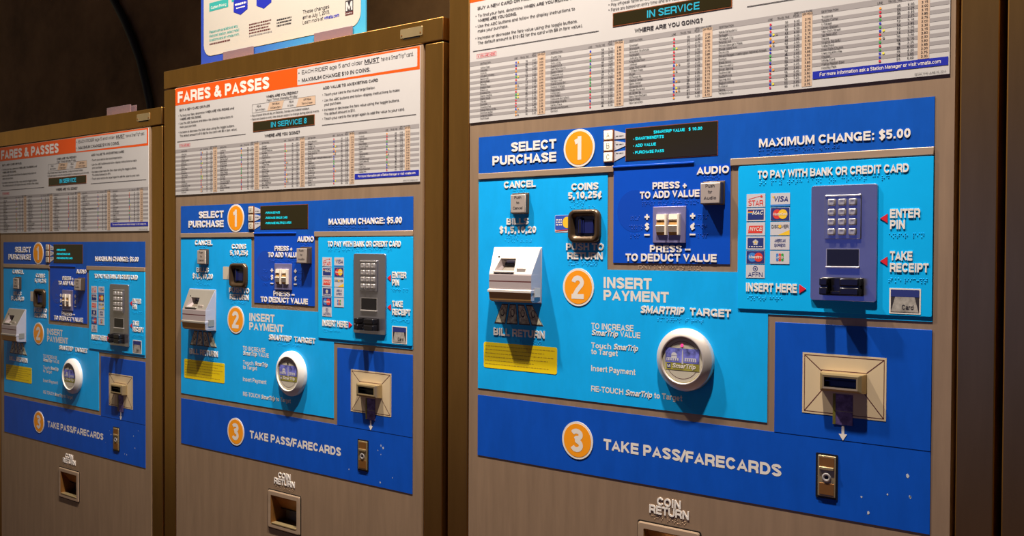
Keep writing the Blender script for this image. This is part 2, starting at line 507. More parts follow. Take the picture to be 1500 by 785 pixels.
class MB:
    """collects shapes given in panel millimetres (u right, v up, y out of the front) into one mesh"""

    def __init__(self):
        self.bm = bmesh.new()
        self.m = []
        self.uo = self.vo = 0

    def mi(self, name):
        if name not in self.m:
            self.m.append(name)
        return self.m.index(name)

    def v(self, u, v, y):
        return self.bm.verts.new(((u + self.uo - U0) / 1000, -y / 1000, (v + self.vo + V0) / 1000))

    def f(self, vs, m, smooth=False):
        try:
            fc = self.bm.faces.new(vs)
        except ValueError:
            return None
        fc.material_index = self.mi(m)
        fc.smooth = smooth
        return fc

    def box(self, u0, u1, v0, v1, y0, y1, m, bev=0.0, inset=0.0, seg=2):
        """box from y0 (back) to y1 (front); inset tapers the front face"""
        i = inset
        a = [self.v(*p, y0) for p in ((u0, v0), (u1, v0), (u1, v1), (u0, v1))]
        b = [self.v(*p, y1) for p in ((u0 + i, v0 + i), (u1 - i, v0 + i), (u1 - i, v1 - i), (u0 + i, v1 - i))]
        fs = [self.f(b, m), self.f(a[::-1], m)]
        for k in range(4):
            fs.append(self.f([a[k], a[(k + 1) % 4], b[(k + 1) % 4], b[k]], m))
        if bev:
            es = list({e for fc in fs for e in fc.edges})
            r = bmesh.ops.bevel(self.bm, geom=es, offset=bev / 1000, segments=seg, profile=.6, affect='EDGES', clamp_overlap=True)
            for fc in r['faces']:
                fc.material_index = self.mi(m)
                fc.smooth = True

    def prism(self, pts, y0, y1, m, side=None):
        a = [self.v(*p, y0) for p in pts]
        b = [self.v(*p, y1) for p in pts]
        self.f(b, m)
        self.f(a[::-1], side or m)
        n = len(pts)
        for k in range(n):
            self.f([a[k], a[(k + 1) % n], b[(k + 1) % n], b[k]], side or m)

    def flat(self, pts, y, m):
        self.f([self.v(*p, y) for p in pts], m)

    @staticmethod
    def rr(u0, u1, v0, v1, r, n=5):
        p = []
        for cx, cy, a0 in ((u1 - r, v0 + r, -90), (u1 - r, v1 - r, 0), (u0 + r, v1 - r, 90), (u0 + r, v0 + r, 180)):
            for k in range(n + 1):
                a = math.radians(a0 + 90 * k / n)
                p.append((cx + r * math.cos(a), cy + r * math.sin(a)))
        return p

    def rrect(self, u0, u1, v0, v1, r, y0, y1, m, side=None, inset=0):
        a = self.rr(u0, u1, v0, v1, r)
        b = self.rr(u0 + inset, u1 - inset, v0 + inset, v1 - inset, max(r - inset, .3))
        A = [self.v(*p, y0) for p in a]
        B = [self.v(*p, y1) for p in b]
        self.f(B, m)
        self.f(A[::-1], side or m)
        n = len(a)
        for k in range(n):
            self.f([A[k], A[(k + 1) % n], B[(k + 1) % n], B[k]], side or m, True)

    def loops(self, ls, m, smooth=True, cap=None):
        """skin successive loops of equal length [(pts, y)...]"""
        V = [[self.v(*p, y) for p in pts] for pts, y in ls]
        mm = m if isinstance(m, list) else [m] * (len(V) - 1)
        for q in range(len(V) - 1):
            n = len(V[q])
            for k in range(n):
                self.f([V[q][k], V[q][(k + 1) % n], V[q + 1][(k + 1) % n], V[q + 1][k]], mm[q], smooth)
        if cap:
            self.f(V[-1], cap)

    @staticmethod
    def circ(u, v, r, n=40):
        return [(u + r * math.cos(2 * math.pi * k / n), v + r * math.sin(2 * math.pi * k / n)) for k in range(n)]

    def disc(self, u, v, r, y0, y1, m, n=40, side=None):
        self.prism(self.circ(u, v, r, n), y0, y1, m, side)

    def ring(self, u, v, r0, r1, y, m, n=48):
        self.loops([(self.circ(u, v, r1, n), y), (self.circ(u, v, r0, n), y)], m, False)

    def frame(self, u0, u1, v0, v1, w, y, m):
        for a in ((u0, u1, v0, v0 + w), (u0, u1, v1 - w, v1), (u0, u0 + w, v0 + w, v1 - w), (u1 - w, u1, v0 + w, v1 - w)):
            self.flat([(a[0], a[2]), (a[1], a[2]), (a[1], a[3]), (a[0], a[3])], y, m)

    def rect(self, u0, u1, v0, v1, y, m):
        self.flat([(u0, v0), (u1, v0), (u1, v1), (u0, v1)], y, m)

    def text(self, s, u0, v0, width, cap, y, m, bold=.018, rise=0.0, align='l', shear=0.0):
        vs, fs = glyphs(s, bold)
        if not vs:
            return
        x0 = min(p[0] for p in vs)
        x1 = max(p[0] for p in vs)
        kx = width / (x1 - x0) if width else cap * .82
        if align == 'c':
            u0 -= (x1 - x0) * kx / 2
        elif align == 'r':
            u0 -= (x1 - x0) * kx
        P = [(u0 + (p[0] - x0) * kx + shear * p[1] * cap, v0 + p[1] * cap, y + rise + p[2] * .03) for p in vs]
        top = [self.v(*p) for p in P]
        cnt = set()
        for f in fs:
            self.f([top[i] for i in f], m)
            cnt.update(zip(f, f[1:] + f[:1]))
        if rise >= .3:
            low = [self.v(p[0], p[1], y) for p in P]
            for (a, b) in cnt:
                if (b, a) not in cnt:
                    self.f([top[b], top[a], low[a], low[b]], m)

    def braille(self, s, u0, v0, y, m, step=5.6):
        u = u0
        for ch in s:
            for d in BR.get(ch, ''):
                d = int(d) - 1
                du, dv = (0 if d < 3 else 2.3), -2.3 * (d % 3)
                n = 6
                A = [self.v(*p, y) for p in self.circ(u + du, v0 + dv, .8, n)]
                B = [self.v(*p, y + .6) for p in self.circ(u + du, v0 + dv, .4, n)]
                self.f(B, m, True)
                for k in range(n):
                    self.f([A[k], A[(k + 1) % n], B[(k + 1) % n], B[k]], m, True)
            u += step

    def dashes(self, u0, u1, v, h, y, m, rng, word=(2, 7)):
        """an unreadable line of small print"""
        u = u0
        while u < u1:
            w = min(rng.uniform(*word), u1 - u)
            self.rect(u, u + w, v, v + h, y, m)
            u += w + rng.uniform(.8, 1.6)

    def build(self, name, parent=None):
        me = bpy.data.meshes.new(name)
        self.bm.normal_update()
        self.bm.to_mesh(me)
        self.bm.free()
        for n in self.m:
            me.materials.append(MATS[n])
        return place(name, me, parent)


def place(name, me, parent=None):
    o = bpy.data.objects.new(name, me)
    C.objects.link(o)
    if parent is not None:
        o.parent = parent
    return o


CACHE = {}


def part(key, name, parent, fn, label=None):
    """a part whose mesh is built once and shared by every machine"""
    if key in CACHE:
        o = place(name, CACHE[key], parent)
    else:
        b = MB()
        fn(b)
        o = b.build(name, parent)
        CACHE[key] = o.data
    if label:
        o['label'] = label
    return o


# ------------------------------------------------------------------ setting
def structure(name, verts, faces, m):
    me = bpy.data.meshes.new(name)
    me.from_pydata(verts, [], faces)
    me.materials.append(MATS[m])
    o = place(name, me)
    o['kind'] = 'structure'
    return o


def slab(name, x0, x1, y0, y1, z0, z1, m):
    vs = [(x, y, z) for x in (x0, x1) for y in (y0, y1) for z in (z0, z1)]
    return structure(name, vs, [(0, 1, 3, 2), (4, 6, 7, 5), (0, 4, 5, 1), (2, 3, 7, 6), (0, 2, 6, 4), (1, 5, 7, 3)], m)


FLOOR_Z = -.27
slab('floor', -7, 4, -6, 1.3, FLOOR_Z - .1, FLOOR_Z, 'floor_tile')
slab('wall_back', -7, 4, .9, 1.1, FLOOR_Z, 4.2, 'wall_concrete')

# machine bases (x, y, z): the row steps down towards the left
BASES = dict(near=(0, 0, 0), middle=(-.8838, .0057, -.0922), far=(-1.7593, .0071, -.1702), edge=(.8735, -.003, .082))

# ------------------------------------------------------------------ fare chart contents
ST = """Addison Road|Anacostia|Archives|Arlington Cemetery|Ballston-MU|Benning Road|Bethesda|Braddock Road|Branch Ave|Brookland-CUA|Capitol Heights|Capitol South|Cheverly|Clarendon|Cleveland Park|College Park-U of Md|Columbia Heights|Congress Heights|Court House|Crystal City|Deanwood|Dunn Loring|Dupont Circle|East Falls Church|Eastern Market|Eisenhower Ave|Farragut North|Farragut West|Federal Center SW|Federal Triangle|Foggy Bottom-GWU|Forest Glen|Fort Totten|Franconia-Springfield|Friendship Heights|Gallery Place|Georgia Ave-Petworth|Glenmont|Greenbelt|Greensboro|Grosvenor-Strathmore|Huntington|Judiciary Sq|King St-Old Town|Landover|Largo Town Center|L'Enfant Plaza|McLean|McPherson Sq|Medical Center|Metro Center|Minnesota Ave|Morgan Boulevard|Mt Vernon Sq|Navy Yard-Ballpark|Naylor Road|New Carrollton|NoMa-Gallaudet U|Pentagon|Pentagon City|Potomac Ave|Prince George's Plaza|Rhode Island Ave|Rockville|Ronald Reagan Washington National Airport|Rosslyn|Shady Grove|Shaw-Howard U|Silver Spring|Smithsonian|Southern Ave|Spring Hill|Stadium-Armory|Suitland|Takoma|Tenleytown-AU|Twinbrook|Tysons Corner|U Street|Union Station|Van Dorn Street|Van Ness-UDC|Vienna|Virginia Sq-GMU|Waterfront|West Falls Church|West Hyattsville|Wheaton|White Flint|Wiehle-Reston East|Woodley Park""".split('|')
COLS = [(3.5, 78, 99, 115, 123, 138.5), (149.4, 222.7, 244.5, 259, 268, 284), (293.8, 367, 389.5, 404.5, 414, 429), (439, 513.3, 535, 549.5, 558.5, 572.5), (584.6, 658, 680, 694.8, 705, 718.5)]
ROW0, ROWP = 641.6, 4.655


def chart_print(b):
    y = 1.75
    T = lambda s, u, v, w, c=5.0, bold=.012, m='ink': b.text(s, u, v, w, c, y, m, bold)
    T('BUY A NEW CARD OR PASS', -3, 739.3, 114.5, 5.2, .02)
    B = '\u2022'
    T(B, -7.5, 727.6, 1.8, 4.6)
    T('To find your fare, determine', -2.5, 727.2, 95, 4.8)
    T('WHEN ARE YOU RIDING', 95, 727.2, 87, 4.8, .025)
    T('and', 185, 727.2, 14, 4.8)
    T('WHERE ARE YOU GOING.', -2.5, 719, 83, 4.8, .025)
    T(B, -7.5, 710.5, 1.8, 4.6)
    T('Use the ABC buttons and follow the display instructions to', -2.5, 710, 197.5, 4.8)
    T('make your purchase.', -2.5, 702, 65, 4.8)
    T(B, -7.5, 691, 1.8, 4.6)
    T('Increase or decrease the fare value using the toggle buttons.', -2.5, 690.4, 202.5, 4.8)
    T('The default amount is $10 ($2 for the card with $8 in fare value).', -2.5, 682.3, 212, 4.8)
    b.rect(-13, 239, 671.6, 672.6, y, 'ink')
    T('WHEN ARE YOU RIDING?', 307.6, 739.8, 101, 5.2, .025)
    T('Fare Times Monday-Friday', 309.7, 732.8, 97, 4.8, .006)
    for u, s, h in ((268, 'PEAK', '5am-9:30am'), (318, 'OFF PEAK', '9:30am-3pm'), (372, 'PEAK', '3-7pm'), (416, 'OFF PEAK', '7pm-Close')):
        T(s, u + 9, 723.6, 24 if len(s) > 4 else 14, 4, .012)
        T(h, u + 4, 716.6, 32 if len(h) > 7 else 18, 4, .004)
    b.frame(261, 461, 713.2, 730.8, .5, y - .1, 'ink')
    T(B, 256.5, 706.6, 1.8, 4.4)
    T('Pay off-peak fares all day on Saturday, Sunday and federal holidays.', 261, 706, 182, 4.4, .008)
    T(B, 256.5, 699, 1.8, 4.4)
    T('Fares are based on entry time and are subject to change during special events.', 261, 698.4, 211, 4.4, .008)
    T('WHERE ARE YOU GOING?', 302.5, 660.6, 111.5, 6.2, .025)
    T('ADD VALUE TO AN EXISTING CARD', 483, 740, 153, 5.2, .025)
    for v, s, w, bl in ((727.5, 'Touch your card to the round target below.', 142, 1), (716.6, 'Use the ABC buttons and follow display instructions to make', 205, 1), (708.6, 'your purchase.', 49, 0),
                        (698.6, 'Increase or decrease the fare value using the toggle buttons.', 204.5, 1), (690.6, 'The default amount is $10.', 88, 0), (681.6, 'Touch your card to the target again to add the value to your card.', 217.5, 1)):
        T(s, 486.8, v, w, 4.8)
        if bl:
            T(B, 481.5, v + .4, 1.8, 4.6)
    b.rect(480.5, 733, 671.5, 672.5, y, 'ink')
    b.frame(-4.5, 38, 659.5, 666.3, .5, y, 'line_red')
    T('\u2605 YOU ARE HERE', -2.5, 661.2, 38, 3.4, .02, 'line_red')
    T('EFFECTIVE JUNE 25, 2017', 702, 555.6, 36, 2.6, .0)
    rng = random.Random(4)
    for ci, (un, ud, ut, up_, t0, t1) in enumerate(COLS):
        T('DESTINATION', un, 648.6, 22, 2.7, .012)
        T('LINE', ud - 2, 648.6, 6.5, 2.7, .012)
        T('TRAVEL TIME', ut - 11, 648.6, 17, 2.7, .008)
        T('PEAK', up_ - 3, 648.6, 8, 2.7, .012)
        T('OFF-PEAK', t0 + .5, 648.6, 14, 2.7, .012)
        T('ONE-WAY FARE', up_ - 2, 652, 25, 2.5, .012)
        n = 15 if ci == 4 else 19
        for r in range(n):
            s = ST[ci * 19 + r]
            v = ROW0 - r * ROWP
            w = len(s) * 1.68
            if len(s) > 30:
                w = 70
            T(s, un, v, w, 3.1, .010)
            T(str(rng.randint(1, 59)), ut, v, 4.2, 2.9, .02)
            a = rng.randint(0, 3)
            T(rng.choice(['2.25', '2.65', '3.20', '3.85', '4.40', '5.10', '6.00']), up_ - 2, v, 7.6, 2.9, .012)
            T(rng.choice(['2.00', '2.30', '2.75', '3.15', '3.60', '3.85']), t0 + 4, v, 7.6, 2.9, .012)


def chart_dots(b):
    rng = random.Random(9)
    seq = ['line_red', 'line_blue', 'line_green', 'line_orange', 'line_yellow', 'line_silver']
    for ci, (un, ud, *_) in enumerate(COLS):
        for r in range(15 if ci == 4 else 19):
            k = rng.choice([1, 1, 1, 2, 2, 3, 1])
            cs = rng.choice([['line_red'], ['line_red'], ['line_blue', 'line_yellow', 'line_silver'], ['line_green', 'line_yellow'], ['line_blue', 'line_orange', 'line_silver'], ['line_orange', 'line_silver']])
            for q in range(min(k, len(cs))):
                b.flat(b.circ(ud + 1.6 + q * 4.3, ROW0 + 1.5 - r * ROWP, 1.5, 10), 1.8, cs[q])


def chart_stripes(b):
    b.rect(-19.5, 741, 647.2, 654.8, 1.5, 'chart_grey')
    for r in range(1, 19, 2):
        v = ROW0 - r * ROWP
        x1 = 741
        if r >= 15:
            x1 = 572
        b.rect(-19.5, x1, v - .8, v + 3.85, 1.5, 'chart_grey')


def chart_tan(ci):
    def fn(b):
        c = COLS[ci]
        b.rect(c[4], c[5], (ROW0 - (15 if ci == 4 else 19) * ROWP) + 3, 651.8, 1.6, 'chart_tan')
    return fn


def time_box(k):
    return lambda b: b.flat([(311, 713.4), (357, 713.4), (365, 730.6), (319, 730.6)] if k == 0 else [(402, 713.4), (460.5, 713.4), (460.5, 730.6), (411, 730.6)], 1.6, 'chart_tan')


def badge(n, v):
    def fn(b):
        b.disc(204, v, 29, .8, 1.5, 'white_ink', 48)
        b.disc(204, v, 25.6, 1.5, 1.7, 'badge_orange', 48)
        w = {1: 13, 2: 23, 3: 23}[n]
        b.text(str(n), 203.2 if n > 1 else 202, v - 18, w, 36, 1.8, 'white_ink', .03, 0, 'c')
    return fn


def smarttext(b, u, v, w, cap, y):
    b.text('SmarTrip', u, v, w - 1.5, cap, y, 'white_ink', .03, .3, 'l', .22)


# ------------------------------------------------------------------ the fare machine
def make_machine(key, label, service, screen, coin_sticker, far=False, edge=False):
    root = bpy.data.objects.new('fare_vending_machine', None)
    C.objects.link(root)
    root.empty_display_size = .1
    root.location = BASES[key]
    root['label'] = label
    root['category'] = 'ticket machine'
    root['group'] = 'fare machines in a row'

    # --- cabinet
    def cabinet(b):
        b.box(-67, 794.5, -1015.5, 833, -700, -44, 'cabinet_side', 1.5)
        b.box(-64, 791, -1015, 790, -44, -40, 'dark_gap')
    part('cabinet', 'cabinet', root, cabinet)

    hd = part('header', 'header_rail', root, lambda b: b.box(-68.5, 796, 794.8, 834.5, -44, .6, 'bronze', 1.6), 'bronze header rail')

    def plate(b):
        b.rrect(693, 748, 808.5, 825.5, 2, .6, 2.2, 'brass', inset=.6)
        for u in (697, 743.5):
            b.disc(u, 814, 1.6, 2.2, 2.8, 'brass_dark', 10)
        b.box(700, 740, 806.5, 808.4, .6, 1.6, 'dark_gap')
    part('lockplate', 'lock_plate', hd, plate, 'brass lock plate')
    for nm, u0, u1 in (('l', -68.5, -23.5), ('r', 753.5, 796)):
        part('post' + nm, 'frame_post', root, lambda b: b.box(u0, u1, -985, 791.8, -44, 0, 'bronze', 1.6), 'bronze frame post')
    part('kick', 'base_rail', root, lambda b: b.box(-67, 795, -1015.4, -987.5, -44, -3, 'bronze', 1), 'bronze base rail')

    # --- door with the opening of the coin return
    def door(b):
        u0, u1, v0, v1 = -20.5, 748, -984, 792.6
        h = (316, 414, -130, -56)
        us, vs = [u0, h[0], h[1], u1], [v0, h[2], h[3], v1]
        G = [[[b.v(u, v, y) for v in vs] for u in us] for y in (-38, 0)]
        for i in range(3):
            for j in range(3):
                if i == 1 and j == 1:
                    continue
                b.f([G[1][i][j], G[1][i + 1][j], G[1][i + 1][j + 1], G[1][i][j + 1]], 'steel')
                b.f([G[0][i][j], G[0][i][j + 1], G[0][i + 1][j + 1], G[0][i + 1][j]], 'steel')
        for (i, j, k, l) in ((0, 0, 1, 0), (1, 0, 2, 0), (2, 0, 3, 0), (3, 0, 3, 1), (3, 1, 3, 2), (3, 2, 3, 3), (3, 3, 2, 3), (2, 3, 1, 3), (1, 3, 0, 3), (0, 3, 0, 2), (0, 2, 0, 1), (0, 1, 0, 0),
                             (1, 1, 1, 2), (1, 2, 2, 2), (2, 2, 2, 1), (2, 1, 1, 1)):
            b.f([G[0][i][j], G[0][k][l], G[1][k][l], G[1][i][j]], 'steel')
    part('door', 'door', root, door, 'brushed stainless steel door')
    if edge:
        chart = part('chart', 'fare_chart', root, lambda b: b.box(-20, 742, 553.5, 791, .1, 1.4, 'chart_white'))
    # --- fare chart on the upper door
    else:
        chart = part('chart', 'fare_chart', root, lambda b: b.box(-20, 742, 553.5, 791, .1, 1.4, 'chart_white'), 'white printed fare chart')

    def banner(b):
        b.prism([(-20, 753.2), (392.5, 753.2), (741.5, 750.2), (741.5, 790.8), (-20, 790.8)], 1.4, 1.5, 'chart_orange')
    part('banner', 'banner', chart, banner, 'orange heading banner')
    part('notice', 'notice_box', chart, lambda b: b.rrect(406.3, 735.5, 755.6, 787.6, 1.5, 1.5, 1.6, 'chart_white'), 'white notice box')

    part('fp', 'title_lettering', chart, lambda b: b.text('FARES & PASSES', -10.5, 758.2, 328, 24.8, 1.7, 'white_ink', .042), 'white title lettering')

    def infobar(b):
        b.rect(573.5, 740.5, 564.3, 574.3, 1.7, 'ink_blue')
        b.text('For more information ask a Station Manager or visit wmata.com', 583, 567.3, 149, 4.6, 1.8, 'white_ink', .015)
    part('infobar', 'information_bar', chart, infobar, 'blue information bar')

    def notice(b):
        y = 1.75
        b.text('\u2022', 410, 776, 3, 7, y, 'ink', .01)
        b.text('EACH RIDER', 420.4, 775.6, 77, 7.6, y, 'ink', .004)
        b.text('age 5 and older', 502, 775.6, 93, 7.6, y, 'ink', .0)
        b.text('MUST', 600, 775.6, 39, 7.6, y, 'ink', .03)
        b.rect(600, 639, 773.6, 774.4, y, 'ink')
        b.text('have a SmarTrip\u00ae card.', 644, 775.2, 82, 7.6, y, 'ink', .0)
        b.text('\u2022', 410, 761, 3, 7, y, 'ink', .01)
        b.text('MAXIMUM CHANGE $10 IN COINS.', 420.4, 760.2, 195, 7.4, y, 'ink', .028)
    part('noticetext', 'notice_lettering', chart, notice, 'black notice lettering')
    part('stripes', 'table_stripes', chart, chart_stripes, 'grey table stripes')
    for ci in range(5):
        part('tan%d' % ci, 'fare_column', chart, chart_tan(ci), 'tan off peak column')
    for ci in range(2):
        part('tbox%d' % ci, 'time_box', chart, time_box(ci), 'tan off peak time box')
    part('print', 'small_print', chart, chart_print, 'black small print')
    part('dots', 'line_dots', chart, chart_dots, 'coloured line dots')

    sd = part('service', 'service_display', root, lambda b: (b.box(264.4, 458.6, 674.6, 694.8, .2, 2.0, 'lit_frame'), b.box(265.6, 457.2, 676.2, 693.6, 2.0, 2.2, 'screen_glass')), 'dark service display')
    part('service' + service, 'display_text', sd, lambda b: b.text(service, 324, 679.2, 85 if len(service) < 11 else 112, 10.6, 2.4, 'service_text', .022), 'glowing cyan service text')

    # --- control panel sheets
    def lab(b, s, u0, u1, v, cap, y=1.0, bold=.032, rise=.8, m='raised_white'):
        b.text(s, u0, v, u1 - u0, cap, y, m, bold, rise)

    hp = part('hp', 'heading_panel', root, lambda b: b.prism([(0, 468.5), (267, 468.5), (267, 462), (457.8, 462), (457.8, 468.3), (725.4, 468.3), (725.4, 528.3), (0, 528.3)], .05, .8, 'deep_blue'), 'dark blue top panel')
    def words(key, parent, base_m, y, *rows, rise=.8, bold=.037, m='raised_white', braille=()):
        """one phrase of raised lettering with its braille"""
        def fn(b):
            for s, u0, u1, v, cap in rows:
                b.text(s, u0, v, u1 - u0, cap, y, m, bold, rise)
        part('w' + key, 'lettering', parent, fn, 'cream raised lettering')
        if braille:
            part('br' + key, 'braille', parent, lambda b: [b.braille(s, u, v, yb, mb, st) for s, u, v, st, yb, mb in [(*q, y, base_m)[:6] if len(q) == 4 else q for q in braille]])['kind'] = 'stuff'
    words('select', hp, 'deep_blue', .8, ('SELECT', 69.8, 160.4, 500.4, 15), ('PURCHASE', 30.5, 160.5, 480.4, 15))
    words('max', hp, 'deep_blue', .8, ('MAXIMUM CHANGE: $5.00', 499.8, 697.7, 481, 11.4), bold=.034, braille=[('MAXIMUM CHANGE $5,00', 500, 476.8, 5.6)])
    part('b1', 'step_badge', hp, badge(1, 498.5), 'round orange badge with a white 1')

    def trim(b):
        b.box(0, 267, 458.6, 468.3, .05, 2.2, 'trim_steel', .8)
    part('trim1', 'trim_strip', root, trim, 'steel trim strip')
    part('trim2', 'trim_strip', root, lambda b: b.box(457.8, 725.4, 458.2, 468.1, .05, 2.2, 'trim_steel', .8), 'steel trim strip')

    vp = part('vp', 'value_panel', root, lambda b: (b.box(267.2, 458, 323.6, 462, .05, .9, 'value_blue'), b.box(266, 402, 464.5, 467.6, .8, 2.4, 'value_blue', .8),
                                                   b.disc(305, 400, 31, .9, 1.0, 'clear_film', 40)), 'dark blue value panel')

    words('add', vp, 'value_blue', .9, ('PRESS +', 334.7, 390.5, 430.6, 10), ('TO ADD VALUE', 313.5, 411, 417.6, 10.3), braille=[('PRESS PLUS WITH VALUE', 318, 412.5, 4.4)])
    words('deduct', vp, 'value_blue', .9, ('PRESS \u2013', 331, 397.4, 339.6, 10.5), ('TO DEDUCT VALUE', 289.4, 438.3, 326.2, 11.2), braille=[('PRESS LESS DEDUCT VALUE', 311, 319.6, 4.6, .1, 'steel')])
    words('audio', vp, 'value_blue', .9, ('AUDIO', 406.2, 456, 448.6, 10.6), braille=[('AUDIO', 418, 445, 5)])
    for u, c, nm, ub in ((325.8, '$', 'DOLLAR', 296), (400.4, '\u00a2', 'CENT', 407)):
        words('sign' + nm, vp, 'value_blue', .9, ('+', u - 4, u + 4, 387, 12), (c, u - 3.6, u + 3.6, 372.5, 9), ('\u2013', u - 4.6, u + 4.6, 361, 10),
              braille=[('PLUS', ub + 2, 392, 4), (nm, ub, 378.5, 4), ('LESS', ub + 2, 365.5, 4)])

    pp = part('pp', 'payment_panel', root, lambda b: b.prism([(0, 112), (514.5, 112), (514.5, 257.5), (725.4, 257.5), (725.4, 457.4), (469.5, 457.4), (469.5, 313), (256.5, 313), (256.5, 457.6), (0, 457.6)], .05, .8, 'sky_blue'),
              'light blue payment panel')

    def pw(key, *rows, **k):
        words(key, pp, 'sky_blue', .8, *rows, **k)
    pw('cancel', ('CANCEL', 55, 120.3, 442, 11), braille=[('CANCEL', 74, 438, 4.6)])
    pw('bills', ('BILLS', 60.8, 106.3, 383, 10.4), ('$1,5,10,20', 46, 121.5, 369.4, 10.6), braille=[('BILLS', 62, 364.5, 5), ('1,5,10,20', 58, 358, 6.4)])
    pw('coins', ('COINS', 190, 239.8, 434, 10.6), ('5,10,25\u00a2', 184, 246, 421.2, 10.2), braille=[('COINS', 190, 417, 5.6), ('5,10,25', 188, 409.6, 7)])
    pw('push', ('PUSH TO', 180.6, 250.4, 342, 10.8), ('RETURN', 183.2, 248.6, 328.2, 10.8), braille=[('PUSH RETURN', 186, 324, 5)])
    pw('billret', ('BILL RETURN', 34.2, 139.8, 202.2, 12.2), braille=[('BILL RETURN', 80, 197, 5)])
    pw('insert', ('INSERT', 250.4, 334, 285.2, 16.6), ('PAYMENT', 250.4, 362.6, 267, 15.6), rise=.1, m='white_ink')

    def tgt(b):
        b.text('SMARTRIP', 315, 250.6, 72, 11, .8, 'raised_white', .04, .8, 'l', .2)
        b.text('TARGET', 397, 250.8, 63.7, 10.6, .8, 'raised_white', .036, .8)
        b.braille('SMARTRIP TARGET', 345, 245.5, .8, 'sky_blue', 5)
    part('tgt', 'lettering', pp, tgt, 'cream raised lettering')

    K = lambda b, s, u0, u1, v, c: b.text(s, u0, v, u1 - u0, c, .9, 'white_ink', .026)
    part('st1', 'lettering', pp, lambda b: (K(b, 'TO INCREASE', 228.3, 303.6, 222.6, 9.4), smarttext(b, 228.6, 213.2, 49, 8.8, .9), K(b, 'VALUE', 280.5, 315.4, 213.2, 8.8)), 'small white lettering')
    part('st2', 'lettering', pp, lambda b: (K(b, 'Touch', 228.4, 264.5, 193.6, 8.6), smarttext(b, 268.5, 194, 44, 8.6, .9), K(b, 'to Target', 228.4, 276.3, 184.2, 8.4)), 'small white lettering')
    part('st3', 'lettering', pp, lambda b: K(b, 'Insert Payment', 228.6, 307.4, 158.6, 8.8), 'small white lettering')
    part('st4', 'lettering', pp, lambda b: (K(b, 'RE-TOUCH', 228.8, 286.5, 127.6, 8.8), smarttext(b, 290, 127.6, 47, 8.6, .9), K(b, 'to Target', 339.5, 385.6, 127.8, 8.6)), 'small white lettering')
    part('b2', 'step_badge', pp, badge(2, 285.3), 'round orange badge with a white 2')

    # --- bank card panel
    bp = part('bp', 'bank_card_panel', root, lambda b: b.rrect(470.3, 725.6, 263.2, 457.2, 2, .8, 2.2, 'card_blue', inset=.5), 'light blue bank card panel')

    def bw(key, *rows, **k):
        words(key, bp, 'card_blue', 2.2, *rows, **k)
    bw('topay', ('TO PAY WITH BANK OR CREDIT CARD', 499, 696.6, 439, 10.5), bold=.034, braille=[('TO PAY WITH BANK OR CREDIT CARD', 502, 435.4, 5.6)])
    bw('pin', ('ENTER', 674.7, 710.6, 383.2, 11.2), ('PIN', 674.8, 692.8, 369.6, 11.2), braille=[('ENTER PIN', 674, 364, 4.8)])
    bw('take', ('TAKE', 675.2, 702, 331.2, 11.2), ('RECEIPT', 675.2, 721.2, 316.8, 11.2), braille=[('TAKE RECEIPT', 674, 309, 3.9)])
    bw('inshere', ('INSERT HERE', 483.3, 555.6, 287.2, 11.8), braille=[('INSERT HERE', 486, 281, 4.6)])
    for q, pts in enumerate(([(558.6, 286.6), (567.8, 292.6), (558.6, 298.6)], [(671.6, 377.2), (662.6, 383), (671.6, 388.8)], [(672, 324.3), (663, 330), (672, 335.8)])):
        part('ar%d' % q, 'arrow', bp, lambda b: b.prism(pts, 2.2, 2.9, 'arrow_red'), 'red triangular arrow')

    rng = random.Random(7)

    def logo(kind):
        def fn(b):
            y = 2.6
            b.box(0, 27, 0, 17.6, 2.2, y, 'logo_grey')
            y2, y3, y4 = y + .08, y + .16, y + .24
            if kind == 'STAR':
                b.text('STAR', 2.5, 1.6, 21.5, 7.6, y2, 'logo_red', .02)
                b.flat([(3, 10), (21, 14.4), (21, 15), (3, 11)], y2, 'logo_red')
                b.flat(b.circ(21.5, 14, 1.8, 5), y3, 'logo_red')
            elif kind == 'VISA':
                b.text('VISA', 4, 6, 20.5, 7.6, y2, 'logo_navy', .03, 0, 'l', .15)
                b.rect(0, 27, 0, 2.6, y2, 'logo_sky')
                b.flat([(2, 13.6), (5, 13.6), (5.6, 9.5)], y3, 'logo_gold')
            elif kind == 'MAC':
                b.rect(2, 25, 2, 15.6, y2, 'logo_navy')
                for i, m in enumerate(('logo_red', 'logo_gold', 'logo_sky')):
                    b.rect(2, 9, 12.4 - i * 1.2, 13.4 - i * 1.2, y3, m)
                b.text('MAC', 8.5, 8.6, 15, 5.4, y4, 'white_ink', .03, 0, 'l', .25)
            elif kind == 'MC':
                b.rect(.5, 26.5, .5, 17.1, y2, 'logo_navy')
                b.flat(b.circ(9.6, 8.8, 6.4, 24), y3, 'logo_red')
                b.flat(b.circ(17.4, 8.8, 6.4, 24), y3 + .05, 'logo_gold')
                b.text('MasterCard', 4, 7.2, 19, 3.6, y4 + .05, 'white_ink', .02)
            elif kind == 'NYCE':
                b.flat([(2.5, 3), (23, 3), (24.6, 13), (4, 13)], y2, 'logo_red')
                b.text('NYCE', 5, 6, 17.5, 5.4, y3, 'white_ink', .02, 0, 'l', .2)
            elif kind == 'DISC':
                b.flat([(10, 0), (27, 0), (27, 7)], y2, 'logo_gold')
                b.text('DISCOVER', 1.6, 9.4, 23.6, 4.4, y3, 'ink', .012)
                b.flat(b.circ(13.4, 11.6, 2.2, 16), y4, 'logo_gold')
            elif kind == 'FLOWER':
                b.rect(2, 25, 2, 15.6, y2, 'logo_navy')
                for a in range(5):
                    b.flat(b.circ(13.5 + 2.3 * math.cos(a * 1.257 + 1.57), 9.6 + 2.3 * math.sin(a * 1.257 + 1.57), 1.8, 12), y3 + a * .01, 'chart_white')
